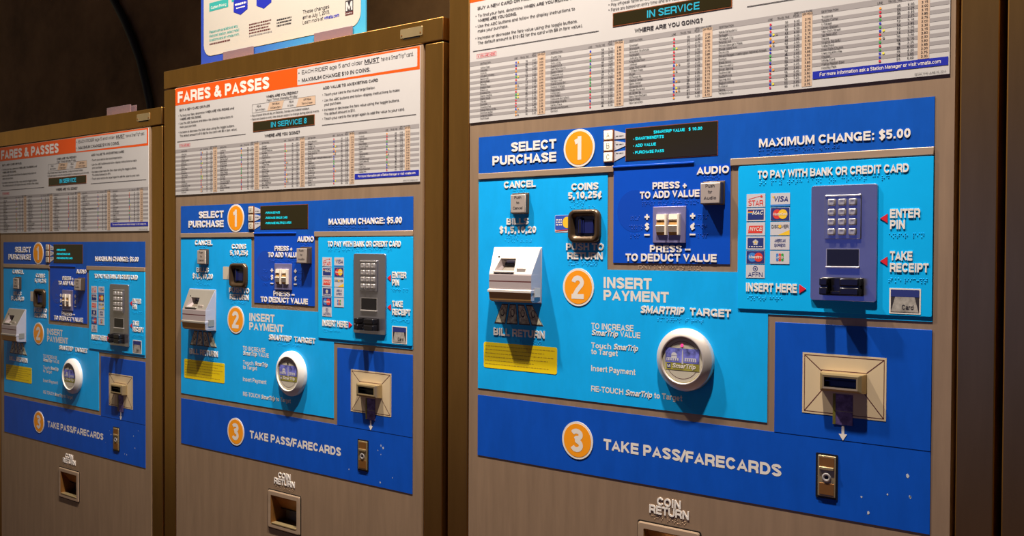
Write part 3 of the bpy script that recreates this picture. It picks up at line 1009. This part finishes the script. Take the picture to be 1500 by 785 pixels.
                b.flat(b.circ(13.5, 9.6, 1.3, 12), y4, 'logo_gold')
                b.dashes(4, 23, 3.2, 1.3, y3, 'white_ink', random.Random(1), (1.5, 3))
            elif kind == 'AMEX':
                b.text('AMERICAN', 6, 9.8, 15.4, 4.4, y2, 'logo_navy', .03)
                b.text('EXPRESS', 6, 3.6, 15.4, 4.4, y2, 'logo_navy', .03)
            elif kind == 'MAES':
                b.rect(.5, 26.5, .5, 17.1, y2, 'logo_navy')
                b.flat(b.circ(9, 8.8, 6.2, 24), y3, 'logo_sky')
                b.flat(b.circ(18, 8.8, 6.2, 24), y3 + .05, 'logo_red')
                b.text('Maestro', 4.6, 7.2, 18, 4, y4 + .05, 'white_ink', .02)
            elif kind == 'JCB':
                for i, m in enumerate(('logo_sky', 'logo_red', 'line_green')):
                    b.rrect(8.6 + i * 3.6, 11.8 + i * 3.6, 4, 14, 1, y2, y2 + .05, m)
                b.text('JCB', 9, 7.4, 9.6, 3.4, y4, 'white_ink', .02)
            else:
                b.text('AFFN', 3, 1.6, 21, 6, y2, 'logo_navy', .012)
                b.ring(13.5, 12.4, 2.6, 3.6, y2, 'logo_navy', 20)
                b.flat(b.circ(13.5, 12.4, 1.3, 12), y2, 'logo_navy')
        return fn
    grid = [('STAR', 0, 0), ('VISA', 1, 0), ('MAC', 0, 1), ('MC', 1, 1), ('NYCE', 0, 2), ('DISC', 1, 2), ('FLOWER', 0, 3), ('AMEX', 1, 3), ('MAES', 0, 4), ('JCB', 1, 4), ('AFFN', 0, 5)]
    for kind, cx, cy in grid:
        def placed(b, fn=logo(kind), cx=cx, cy=cy):
            b.uo, b.vo = 483 + cx * 34.6, 401.2 - cy * 19.1
            fn(b)
        part('logo' + kind, 'card_logo', bp, placed)

    def pict(b):
        b.box(674.8, 712.4, 265.6, 297, 2.2, 2.5, 'white_ink')
        b.rect(676.6, 710.6, 267.4, 295.2, 2.6, 'ink')
        b.flat([(677, 268), (710, 268), (704, 291), (683, 291)], 2.7, 'photo_grey')
        b.rect(676.6, 710.6, 286.5, 295.2, 2.75, 'logo_navy')
        b.text('Card', 690, 271, 14, 6, 2.8, 'ink', .02)
    part('pict', 'receipt_picture', bp, pict, 'small picture of a card being inserted')

    # --- card terminal
    tm = 'terminal_steel'
    ct = part('ct' + tm, 'card_terminal', root, lambda b: (b.rrect(574, 660, 278.6, 426.6, 4, 2.2, 5.0, tm, inset=.8),
              b.box(593.4, 640, 357.6, 413.8, 5.0, 6.6, tm, .6), b.box(594.2, 639.4, 411.6, 413.4, 6.6, 7.6, 'key_metal', .4)), 'steel card terminal')
    for r in range(4):
        for c in range(3):
            def key_(b, r=r, c=c):
                u, v = 602.8 + c * 13.55, 404.2 - r * 12.5
                b.loops([(b.rr(u - 4.7, u + 4.7, v - 4.4, v + 4.4, 1.2, 3), 6.6), (b.rr(u - 4.4, u + 4.4, v - 4.1, v + 4.1, 1.2, 3), 9.2), (b.rr(u - 3.2, u + 3.2, v - 2.9, v + 2.9, 1.2, 3), 9.6),
                         (b.rr(u - 1.6, u + 1.6, v - 1.4, v + 1.4, 1.0, 3), 9.0)], 'key_metal', True, 'key_metal')
            part('key%d%d' % (r, c), 'key', ct, key_)

    def window(b):
        b.box(595.3, 638.3, 320.8, 345.2, 5.0, 5.3, 'key_metal')
        b.box(596.3, 637.4, 323, 344.6, 5.3, 5.5, 'black_plastic')
        b.box(595.5, 638.2, 320.6, 322.8, 5.0, 7.4, 'key_metal', .5)
    part('rwin', 'receipt_window', ct, window, 'dark receipt window')

    def reader(b):
        b.box(590.8, 643.6, 285.6, 308.8, 5.0, 8.0, 'reader_black', 1.2)
        for u0, u1 in ((592.2, 603.2), (618.5, 643)):
            b.box(u0, u1, 298.2, 308, 8, 20.5, 'reader_black', 1.6)
            b.box(u0, u1, 286.6, 296.4, 8, 20.5, 'reader_black', 1.6)
            b.box(u0 + 1, u1 - 1, 296.4, 298.2, 8, 17, 'black_plastic')
        b.box(603.2, 618.5, 287.2, 291.5, 8, 12, 'reader_black', .8)
    part('reader', 'card_reader', ct, reader, 'black card reader with two lips')

    # --- ticket panel and dispensing panel
    tp = part('tp', 'ticket_panel', root, lambda b: b.box(524.8, 725.5, 100.8, 247.6, .05, 1.1, 'ticket_blue', .3), 'dark blue ticket panel')

    def tpi(b):
        y = 1.1
        b.box(563.6, 672, 131.2, 210, y, y + .3, 'ticket_beige')
        y += .4
        b.frame(566, 669.6, 133.6, 207.6, .9, y, 'maroon_line')
        for (a, c), (d, e) in (((566.5, 134), (590, 163)), ((669, 134), (645, 163)), ((566.5, 207), (590, 187)), ((669, 207), (645, 187))):
            L = math.hypot(d - a, e - c)
            nx, ny = -(e - c) / L * .55, (d - a) / L * .55
            b.flat([(a - nx, c - ny), (d - nx, e - ny), (d + nx, e + ny), (a + nx, c + ny)], y, 'maroon_line')
        b.rect(589, 646.5, 187.6, 189.4, y, 'maroon_line')
    part('tpi', 'slot_surround', tp, tpi, 'beige printed slot surround')

    def tdec(b):
        b.box(604.6, 630.4, 120.8, 160, 1.5, 1.8, 'ticket_purple')
        b.rect(604.6, 608.4, 120.8, 160, 1.9, 'photo_olive')
        b.rect(604.6, 630.4, 137.6, 138.6, 1.9, 'photo_grey')
        b.prism([(616.2, 119.6), (616.2, 109), (612.6, 109), (618, 100.9), (623.4, 109), (619.8, 109), (619.8, 119.6)], 1.1, 1.4, 'white_ink')
    part('tdec', 'ticket_decal', tp, tdec, 'purple ticket picture with white down arrow')

    def tslot(b):
        A = b.rr(589.5, 648, 162.6, 188.4, 1.2, 2)
        Bq = b.rr(592, 645.6, 164, 187.2, 1.2, 2)
        Cq = b.rr(595.5, 641, 167, 184.6, .8, 2)
        D = b.rr(597.5, 639, 169.4, 182, .6, 2)
        b.loops([(A, 1.2), (Bq, 13), (Cq, 14.2), (D, 14.0), (D, 4)], ['brass', 'brass', 'brass', 'black_plastic'], False, 'black_plastic')
        b.box(598, 638.5, 176.5, 178, 4, 12, 'reader_black')
    part('tslot', 'ticket_slot', root, tslot, 'brass ticket slot')

    dp = part('dp', 'dispensing_panel', root, lambda b: b.box(0, 725.4, 0, 100.6, .05, .8, 'ticket_blue'), 'dark blue bottom panel')
    part('dpl', 'lettering', dp, lambda b: b.text('TAKE PASS/FARECARDS', 252, 41.9, 283.5, 16.4, .8, 'white_ink', .038, .15), 'white lettering')
    part('b3', 'step_badge', dp, badge(3, 49.6), 'round orange badge with a white 3')

    def chips(b):
        r = random.Random({'near': 3, 'middle': 5, 'far': 8, 'edge': 9}[key])
        for _ in range(9):
            u, v = r.uniform(545, 715), r.uniform(8, 95)
            if 575 < u < 620:
                continue
            n = r.randint(5, 7)
            rad = r.uniform(.6, 2.2)
            b.flat([(u + rad * r.uniform(.5, 1.2) * math.cos(6.283 * k / n), v + 1.4 * rad * r.uniform(.5, 1.2) * math.sin(6.283 * k / n)) for k in range(n)], .95, 'chip_white')
    part('chips' + key, 'paint_chips', dp, chips, 'pale chipped spots')

    def tray(b):
        R0 = b.rr(582.8, 612, 23.2, 81.4, 1.5, 2)
        R1 = b.rr(585.6, 610.4, 25.6, 79, 1.0, 2)
        b.loops([(R0, .9), (R0, 1.6), (R1, 1.6), (R1, 1.2)], ['black_plastic'] * 3, False, 'black_plastic')
        b.box(586, 610, 26, 78.8, 1.2, 3.2, 'brass', .8)
        b.box(588.4, 607.8, 64.5, 76.6, 3.2, 3.6, 'brass_dark')
        b.box(588.4, 607.8, 60.4, 64.6, 3.2, 5.4, 'brass', .8)
        b.loops([(b.circ(598, 51, 6.2, 24), 3.2), (b.circ(598, 51, 5.6, 24), 4.6), (b.circ(598, 51, 3.2, 24), 4.6), (b.circ(598, 51, 2.6, 24), 3.4)], 'key_metal', True, 'black_plastic')
        b.box(588.4, 607.8, 28.6, 43.5, 3.2, 3.7, 'brass_dark', .3)
    part('tray', 'pass_outlet', root, tray, 'narrow brass pass outlet')

    # --- select buttons and screen
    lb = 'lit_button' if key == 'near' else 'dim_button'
    for q, c in enumerate('ABC'):
        v0 = 507 - q * 16.4
        sb = part('sb' + c + lb, 'select_button', root, lambda b: (b.box(249.8, 267.6, v0 - .8, v0 + 15.4, .8, 2.4, 'lit_frame'), b.box(251.2, 266.2, v0 + .6, v0 + 14, 2.4, 4.4, lb, 1.0)), 'square lettered button')
        part('sbl' + c, 'letter', sb, lambda b: b.text(c, 258.7, v0 + 3.6, 5.6, 7.4, 4.5, 'ink', .0, 0, 'c'))
    mids = [(520.6, 507.2, 515, 507.6), (505.4, 490.6, 501.5, 496.5), (489, 474.6, 489.6, 482.2)]

    def wedge(b):
        for a, c, d, e in mids:
            b.prism([(268.2, c), (287.6, e), (287.6, d), (268.2, a)], .8, 1.3, 'logo_grey')
            b.dashes(271.5, 284, (d + e) / 2 - .6, 1.6, 1.4, 'ink', random.Random(2), (1.5, 3))
    part('wedge', 'button_pointers', hp, wedge, 'pale wedges from the buttons to the screen')

    sg = part('screen', 'selection_screen', root, lambda b: (b.box(287.8, 438.6, 474, 522, .8, 1.2, 'lit_frame'), b.box(288.8, 437.6, 475.2, 521, 1.2, 1.5, 'screen_glass')), 'dark selection screen')

    def stext(b):
        for s, u0, u1, v in screen:
            b.text(s, u0, v, u1 - u0, 4.4, 1.7, 'screen_text', .03)
    part('stext' + screen[0][0], 'screen_text', sg, stext, 'glowing cyan menu text')

    # --- buttons, coin slot, toggles
    def push(u0, u1, v0, v1, d, txt):
        def fn(b):
            b.box(u0 - 1.6, u1 + 1.2, v0 - .8, v1 + 2.2, .8, 3, 'button_side', .8)
            b.box(u0, u1, v0, v1, 3, d - 1, 'button_side', .8)
            b.box(u0 + .6, u1 - .6, v0 + .6, v1 - .6, d - 2.4, d, 'button_grey', 1.6)
            for i, t in enumerate(txt):
                h = (v1 - v0) / 6.6
                w = (u1 - u0) * [.45, .2, .62][i]
                b.text(t, (u0 + u1) / 2, v1 - (i + 1) * (v1 - v0) / 3.6 + 1.2, w, h, d + .1, 'ink', .02, 0, 'c')
        return fn
    part('cancel', 'cancel_button', root, push(75, 106.2, 400.6, 431, 9.5, ('Push', 'to', 'Cancel')), 'square grey cancel button')
    part('audio', 'audio_button', root, push(418.2, 449, 406.4, 436.2, 13.5, ('Push', 'for', 'Audio')), 'square grey audio button')

    def coin(b):
        R = [b.rr(186.8 + i, 245.4 - i, 353 + i, 404.4 - i, max(12 - i * .7, 3), 5) for i in (0, 1.2, 4, 8.5, 10.5)]
        b.loops([(R[0], .8), (R[0], 4), (R[1], 7.2), (R[2], 8.4), (R[3], 6.6), (R[4], 1.2)], 'bezel_brown', True, 'black_plastic')
    cs = part('coin', 'coin_slot', root, coin, 'rounded brown coin slot bezel')

    def cinner(b):
        b.box(216.5, 233, 367.5, 388.5, 1.2, 4.2, 'coin_blue_reflect', .8)
        b.loops([(b.rr(205, 213.4, 365, 392.5, 4, 4), 1.2), (b.rr(205.6, 212.8, 365.6, 392, 3.6, 4), 4.6), (b.rr(207.4, 211, 368, 389.5, 1.6, 4), 5.4)], 'coin_blue_reflect', True, 'black_plastic')
        b.box(214.6, 216, 368, 388, 1.2, 5, 'coin_blue_reflect')
    part('cinner', 'return_lever', cs, cinner, 'dark lever and slot with a blue reflection painted in')

    def csticker(b):
        if coin_sticker == 'blue':
            b.rrect(158.6, 190, 369.6, 396.4, 2, .8, 1.0, 'logo_grey')
            b.rrect(159, 190, 373.6, 396, 2, 1.0, 1.1, 'poster_blue')
            b.flat(b.circ(182, 385, 8.8, 24), 1.2, 'logo_gold')
            b.flat([(159.4, 371.4), (189, 373.6), (189, 374.6), (159.4, 372.4)], 1.25, 'logo_red')
            for i in range(3):
                b.dashes(161, 172, 388 - i * 3.8, 2.2, 1.25, 'white_ink', random.Random(i), (2, 4))
        else:
            b.rrect(158.6, 190, 369.6, 396.4, 2, .8, 1.0, 'coin_sticker_plain')
    part('csticker' + coin_sticker, 'sticker', cs, csticker, 'blue and yellow sticker' if coin_sticker == 'blue' else 'plain beige sticker')

    tg = part('tg', 'value_toggle', root, lambda b: b.box(336.5, 390.2, 352.8, 405.2, .9, 3.2, 'toggle_plate', .8), 'grey violet toggle plate')
    for q, u0 in enumerate((343.4, 363.8)):
        def rock(b, u0=u0):
            u1 = u0 + 18.3
            prof = [(364.2, 3.2), (364.2, 5), (368.5, 6.4), (377.5, 8.4), (378.5, 6.6), (385, 5.4), (386.5, 7), (394.4, 6.0), (394.4, 3.2)]
            L = [b.v(u0 + .8, v, y) for v, y in prof]
            Rr = [b.v(u1 - .8, v, y) for v, y in prof]
            for k in range(len(prof) - 1):
                b.f([L[k], Rr[k], Rr[k + 1], L[k + 1]], 'chin_reflect_recess_shade' if k in (1, 4) else 'rocker')  # tan paints the shade in the rocker recess
            b.f(L, 'rocker')
            b.f(Rr[::-1], 'rocker')
            b.box(u1 - 3, u1, 364.2, 394.4, 3.2, 8.4, 'rocker', .5)
        part('rock%d' % q, 'rocker_switch', tg, rock, 'cream rocker switch')

    # --- bill acceptor
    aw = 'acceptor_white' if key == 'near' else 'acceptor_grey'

    def acc(b):
        b.box(35, 133.6, 257.5, 346.5, .8, 2.4, 'acceptor_side', .8)
        # outline down the height: v, y of the front, left u, right u, material below
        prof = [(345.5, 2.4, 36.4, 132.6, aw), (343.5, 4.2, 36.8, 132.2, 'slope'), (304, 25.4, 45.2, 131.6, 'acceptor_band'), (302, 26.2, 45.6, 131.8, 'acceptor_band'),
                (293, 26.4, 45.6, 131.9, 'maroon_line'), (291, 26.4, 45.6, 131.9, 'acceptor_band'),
                (279.6, 26.6, 45.6, 132.2, aw), (278, 29, 44.4, 133.2, aw), (274.8, 29, 44.4, 133.2, 'chin_reflect_recess_shade'), (273.6, 27.2, 45.8, 132.2, 'chin_reflect_recess_shade'),
                (262.4, 26.2, 46.4, 131.6, 'chin_reflect_recess_shade'), (259.2, 22, 48, 130.8, 'chin_reflect_recess_shade')]
        rows = [(b.v(36.4, v, 2.4), b.v(ul, v, y), b.v(ur, v, y), b.v(132.8, v, 2.4), m) for v, y, ul, ur, m in prof]
        for a, c in zip(rows, rows[1:]):
            if a[4] != 'slope':
                b.f([c[1], c[2], a[2], a[1]], a[4])
            b.f([c[0], c[1], a[1], a[0]], 'acceptor_side')
            b.f([c[2], c[3], a[3], a[2]], 'acceptor_side')
        b.f([rows[-1][0], rows[-1][3], rows[-1][2], rows[-1][1]], 'chin_reflect_recess_shade')
        # sloping face with the bill throat cut into it
        sl = lambda v: 4.2 + (343.5 - v) * (21.2 / 39.5)
        UL = lambda v: 36.8 + (343.5 - v) * (8.4 / 39.5)
        UR = lambda v: 132.2 - (343.5 - v) * (.6 / 39.5)
        vs_ = [343.5, 328.5, 307, 304]
        G = []
        for v in vs_:
            k = (328.5 - v) / 21.5
            wl, wr = 58.5 - 5.5 * max(0, k), 90 + 5 * max(0, k)
            G.append([b.v(u, v, sl(v)) for u in (UL(v), wl, wr, UR(v))])
        for i in range(3):
            for j in range(3):
                if (i, j) != (1, 1):
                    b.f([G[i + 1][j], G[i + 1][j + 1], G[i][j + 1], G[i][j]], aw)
        Q = [b.v(64, 325, sl(325) - 15), b.v(86, 325, sl(325) - 15), b.v(90, 307.5, sl(307) - 10), b.v(60, 307.5, sl(307) - 10)]
        O = [G[1][1], G[1][2], G[2][2], G[2][1]]
        for k in range(4):
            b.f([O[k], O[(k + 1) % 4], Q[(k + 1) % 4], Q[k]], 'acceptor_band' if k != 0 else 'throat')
        b.f(Q[::-1], 'throat')
        b.box(133, 133.9, 268, 282, 6, 20, aw)
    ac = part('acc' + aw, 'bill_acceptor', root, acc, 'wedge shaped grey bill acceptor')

    def mouth(b):
        b.box(62, 88, 310, 320, 3, 6.5, 'black_plastic')
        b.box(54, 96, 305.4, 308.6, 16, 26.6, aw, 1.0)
        b.box(100, 117, 306.4, 313, 18, 23.6, 'button_grey', .5)
        b.disc(54, 331, 1.5, 10, 12, 'black_plastic', 8)
    part('mouth' + aw, 'bill_slot', ac, mouth, 'dark bill slot with a pale lip')

    def bills(b):
        for k in range(4):
            t = [51.5 + k * 16.6, 51.5 + k * 16.6 + 13]
            q = [35.5 + k * 26, 35.5 + k * 26 + 23]
            pts = [(q[0], 221.8), (q[1], 221.8), (t[1], 254.4), (t[0], 254.4)]
            b.prism(pts, .8, .95, 'bill_tan')
            cx, cy = sum(p[0] for p in pts) / 4, sum(p[1] for p in pts) / 4
            s = lambda f: [(cx + (p[0] - cx) * f, cy + (p[1] - cy) * f) for p in pts]
            a, c = s(1.0), s(.88)
            for i in range(4):
                j = (i + 1) % 4
                b.flat([a[i], a[j], c[j], c[i]], 1.05, 'ink')
            b.flat([(cx + (u - 0) * 4.2, cy + 2 + w * 6.5) for u, w in b.circ(0, 0, 1, 14)], 1.1, 'ink')
            b.flat([(cx + (u - 0) * 3.1, cy + 2.6 + w * 4.8) for u, w in b.circ(0, 0, 1, 14)], 1.15, 'bill_tan')
    part('bills', 'bill_pictures', pp, bills, 'four small pictures of bank notes')

    def ysticker(b):
        b.rrect(13, 164, 147.6, 189.9, 3.5, .8, 1.1, 'sticker_yellow')
        r = random.Random(11)
        for i, e in enumerate((160, 140, 157, 146, 118, 148)):
            b.dashes(16.5, e, 183.4 - i * 5.9, 1.2, 1.2, 'sticker_ink', r, (1.5, 6))
    part('ysticker', 'warning_sticker', pp, ysticker, 'yellow sticker with small print')

    # --- round card target
    cu, cv = 391.6, 187.8

    trm = 'target_ring' if key == 'near' else 'target_ring_white'

    def target(b):
        N = 64
        b.loops([(b.circ(cu, cv, 44.6, N), .8), (b.circ(cu, cv, 44.6, N), 7), (b.circ(cu, cv, 43.6, N), 8.6), (b.circ(cu, cv, 35, N), 14.4), (b.circ(cu, cv, 33.4, N), 14.8), (b.circ(cu, cv, 32.6, N), 14.2), (b.circ(cu, cv, 32.4, N), 12)], trm, True)
    tr = part('target' + trm, 'card_target', root, target, 'round domed card target')

    def tface(b):
        b.disc(cu, cv, 32.5, 2, 12, 'target_face', 48)
        b.ring(cu, cv, 26.2, 26.8, 12.1, 'maroon_line', 48)
        b.ring(cu, cv, 31.2, 31.8, 12.1, 'photo_olive', 48)
    part('tface', 'face_plate', tr, tface, 'beige face plate')

    def tcard(b):
        u0, u1, v0, v1 = cu - 27, cu + 27, 173.4, 204.6
        b.box(u0, u1, v0, v1, 12, 12.3, 'photo_olive')
        y = 12.4
        b.rect(u0, u1, v0 + 10.5, v1, y, 'photo_blue')
        b.flat([(cu - .9, v0 + 9), (cu + 2.0, v0 + 9), (cu + 1.2, v1 - 4), (cu + .55, v1 - 1), (cu - .1, v1 - 4)], y + .1, 'chart_white')
        b.flat([(u0 + 14 + 4.6 * math.cos(math.radians(a)), v0 + 20.5 + 4.4 * math.sin(math.radians(a))) for a in range(0, 181, 20)], y + .1, 'logo_grey')
        b.rect(u0 + 9.5, u0 + 18.5, v0 + 17, v0 + 20, y + .1, 'logo_grey')
        for k in range(5):
            b.rect(u0 + 3 + k * 3.6, u0 + 4.4 + k * 3.6, v0 + 13.5, v0 + 16.5, y + .2, 'photo_blue')
        b.rect(u0 + 2, u0 + 21, v0 + 13, v0 + 17, y + .1, 'logo_grey')
        b.rect(u0 + 31, u1 - 5, v0 + 13, v0 + 18, y + .1, 'logo_grey')
        for k in range(5):
            b.rect(u0 + 33 + k * 3.2, u0 + 34.2 + k * 3.2, v0 + 13.5, v0 + 17, y + .2, 'photo_blue')
        b.text('SmarTrip', u0 + 11, v0 + 3, 37, 6.2, y + .2, 'white_ink', .025, 0, 'l', .2)
        b.box(u0 + 2.4, u0 + 8.6, v0 + 2.2, v0 + 9, 12.3, 12.5, 'logo_navy')
        b.text('M', u0 + 3.4, v0 + 3, 4.2, 4.4, y + .2, 'white_ink', .03)
    part('tcard', 'card_picture', tr, tcard, 'blue and olive card picture')
    part('led', 'indicator_light', tr, lambda b: b.disc(cu - .6, 208.4, 2.1, 12, 12.8, 'led_pink' if key == 'near' else 'black_plastic', 14), None) if key == 'near' else \
        part('led_off', 'indicator_light', tr, lambda b: b.disc(cu - .6, 208.4, 2.1, 12, 12.8, 'black_plastic', 14))

    # --- coin return
    def cret(b):
        A = b.rr(312.6, 417.4, -133.2, -53, 4, 3)
        B_ = b.rr(314.6, 415.4, -131.2, -55, 3, 3)
        Cc = b.rr(316.4, 413.6, -129.4, -56.8, 3, 3)
        D = b.rr(324.4, 406.6, -123.2, -64, 1.6, 3)
        E_ = b.rr(327, 404, -121, -66, 1.2, 3)
        b.loops([(A, .1), (A, .7), (B_, .7)], 'dark_gap', False)
        b.loops([(B_, .7), (B_, 2.4), (Cc, 3.2), (D, 3.2), (E_, 0), (E_, -34)], ['trim_steel', 'trim_steel', 'trim_steel', 'brass_dark', 'brass_dark'], False, 'throat')
    cr = part('cret', 'coin_return', root, cret, 'steel framed coin return')

    def flap(b):
        vs_ = [b.v(327.2, -66.4, -2), b.v(403.8, -66.4, -2), b.v(403.8, -95, -22), b.v(327.2, -95, -22)]
        b.f(vs_[::-1], 'brass_dark')
        b.box(327.2, 403.8, -95.6, -94, -26, -20, 'black_plastic')
        b.box(326.4, 404.6, -122.6, -119.4, -10, 3.6, 'brass', .8)
    part('flap', 'coin_chute', cr, flap, 'brown coin chute with brass lip')

    def crl(b):
        b.text('COIN', 345.4, -27, 39, 12, .0, 'raised_white', .03, .9)
        b.text('RETURN', 332.6, -40, 65, 12, .0, 'raised_white', .03, .9)
        b.braille('COIN RETURN', 336, -43.6, 0, 'steel', 5.4)
    part('crl', 'lettering', cr, crl, 'cream raised lettering')
    return root


NEAR_SCREEN = (('SMARTRIP VALUE', 336, 387, 511), ('$ 10.00', 393, 414.5, 511), ('- SMARTBENEFITS', 301.5, 353, 503.6), ('- ADD VALUE', 301.5, 340, 493.6), ('- PURCHASE PASS', 301.5, 353.5, 483.4))
MID_SCREEN = (('- PURCHASE PASS', 304, 352, 505.5), ('- PURCHASE SINGLE CARD', 304, 376, 495), ('- PURCHASE MULTIPLE CARDS', 304, 388, 484.5))
make_machine('near', 'nearest and largest fare machine, blue and yellow sticker beside its coin slot', 'IN SERVICE', NEAR_SCREEN, 'blue')
make_machine('middle', 'middle fare machine carrying a white poster on its top', 'IN SERVICE 8', MID_SCREEN, 'plain')
make_machine('far', 'leftmost fare machine, dimly lit, with one empty clear clip on its top', 'IN SERVICE', MID_SCREEN, 'plain', far=True)
make_machine('edge', 'dark fare machine at the right edge, only a bronze frame post showing', 'IN SERVICE', MID_SCREEN, 'plain', edge=True)

# plinths under the machines, stepping down with the row
for k, (key, (x, y, z)) in enumerate(BASES.items()):
    slab('trim_%d' % (k + 1), x - .42, x + .42, y + .03, y + .69, FLOOR_Z, z - .0005, 'plinth_concrete')

# ------------------------------------------------------------------ poster on the middle machine
PB = Vector(BASES['middle'])


def world_part(name, b, parent, base):
    o = b.build(name, parent)
    return o


poster = bpy.data.objects.new('poster', None)
C.objects.link(poster)
poster.location = PB
poster['label'] = 'white poster with blue border standing on top of the middle machine'
poster['category'] = 'poster'
YP = -25.0
PL, PR, PT, PBOT = 39.5, 573, 1180, 834.7
b = MB()
b.box(PL, PR, PBOT, PT, YP - 3, YP, 'poster_border')
board = b.build('board', poster)
b = MB()
b.rrect(50.5, 560.5, 857, PT - 20, 26, YP + .3, YP + .6, 'poster_white')
b.build('white_field', poster)['label'] = 'white printed field'
b = MB()
yy = YP + .8
b.text('These changes', 390.5, 901.8, 80, 7.6, yy, 'ink', .005)
b.text('arrive July 1, 2019.', 390.5, 891.4, 81, 7.6, yy, 'ink', .015)
b.text('Learn more at', 390.5, 881.4, 62, 7.4, yy, 'ink', .0)
b.text('wmata.com', 455.5, 881.4, 44, 7.4, yy, 'ink_blue', .03)
b.build('date_lettering', poster)['label'] = 'dark printed lettering'
b = MB()
for s, v, w in (('Passes are available at any', 906, 104), ('Metrorail station, select retail', 897, 108), ('locations and at wmata.com.', 888.2, 109)):
    b.text(s, 72, v, w, 6, yy, 'poster_teal', .012)
rng = random.Random(21)
b.dashes(72, 148, 880.5, 3.4, yy, 'maroon_line', rng)
b.build('notice_lettering', poster)['label'] = 'teal printed lettering'
b = MB()
for i in range(5):
    b.dashes(215, 292 - rng.random() * 16, 903.5 - i * 6, 3, yy, 'maroon_line' if i < 4 else 'line_silver', rng)
for i in range(3):
    b.dashes(308, 355, 900 - i * 6, 3, yy, 'ink', rng)
b.build('poster_lettering', poster)['label'] = 'dark printed lettering'
b = MB()
b.flat([(72, 953.5), (141.5, 954), (141.5, 972), (72, 972)], yy, 'poster_teal')
b.text('Custom Pricing', 78, 958, 56, 6, yy + .1, 'white_ink', .01)
b.rect(154, 222, 962, 985, yy, 'poster_teal')
b.flat([(161, 965), (161, 939.5), (185.5, 930.5), (210, 939.5), (210, 965)], yy + .1, 'ink_blue')
b.dashes(166, 205, 952, 4, yy + .2, 'white_ink', rng)
b.dashes(170, 201, 945, 2.4, yy + .2, 'white_ink', rng)
b.flat([(240.5, 985), (240.5, 941), (265.5, 931.5), (290.5, 941), (290.5, 985)], yy, 'ink_blue')
b.dashes(246, 285, 953, 4, yy + .1, 'white_ink', rng)
b.build('printed_tags', poster)['label'] = 'teal and navy printed tags'
b = MB()
b.box(517.5, 539.5, 887, 908.5, YP + .6, YP + .9, 'ink')
b.box(517.5, 539.5, 880.5, 886.8, YP + .6, YP + .9, 'maroon_line')
b.text('M', 519.3, 889, 18.4, 17, YP + 1.0, 'chart_white', .04)
b.text('metro', 519.5, 882.2, 17, 3.4, YP + 1.0, 'chart_white', .01)
b.build('printed_emblem', poster)['label'] = 'black square emblem with a white M'


# clear clips that hold a poster
def clip(base, u0, u1, name_label):
    b = MB()
    b.box(u0, u1, 834.8, 858, YP + 1.6, YP + 4, 'acrylic', .5)
    b.box(u0, u1, 834.6, 837, YP - 11, YP + 1.6, 'acrylic')
    b.box(u0, u1, 834.8, 858, YP - 13, YP - 11, 'acrylic', .5)
    o = b.build('poster_clip')
    o.location = base
    o['label'] = name_label
    o['category'] = 'clip'
    o['group'] = 'clear poster clips'
    return o


clip(PB, 127, 233, 'clear clip holding the left part of the poster on the middle machine')
clip(PB, 429, 540, 'clear clip holding the right part of the poster on the middle machine')
clip(Vector(BASES['far']), 516, 625, 'empty clear clip on top of the leftmost machine')

# ------------------------------------------------------------------ cable on the wall behind
cu_ = bpy.data.curves.new('hanging_cable', 'CURVE')
cu_.dimensions = '3D'
cu_.bevel_depth = .015
cu_.bevel_resolution = 3
sp = cu_.splines.new('POLY')
pts = [(-3.26, 2.58), (-3.15, 2.41), (-3.034, 2.276), (-2.968, 2.185), (-2.917, 2.103), (-2.878, 2.013), (-2.844, 1.924), (-2.815, 1.8), (-2.80, 1.3)]
sp.points.add(len(pts) - 1)
for p, (x, z) in zip(sp.points, pts):
    p.co = (x, .885, z, 1)
cab = bpy.data.objects.new('hanging_cable', cu_)
C.objects.link(cab)
dg = bpy.context.evaluated_depsgraph_get()
me = bpy.data.meshes.new_from_object(cab.evaluated_get(dg))
bpy.data.objects.remove(cab)
me.materials.clear()
me.materials.append(MATS['conduit'])
for p in me.polygons:
    p.use_smooth = True
cab = place('hanging_cable', me)
cab['label'] = 'dark cable curving down the dim wall behind the leftmost machine'
cab['category'] = 'cable'
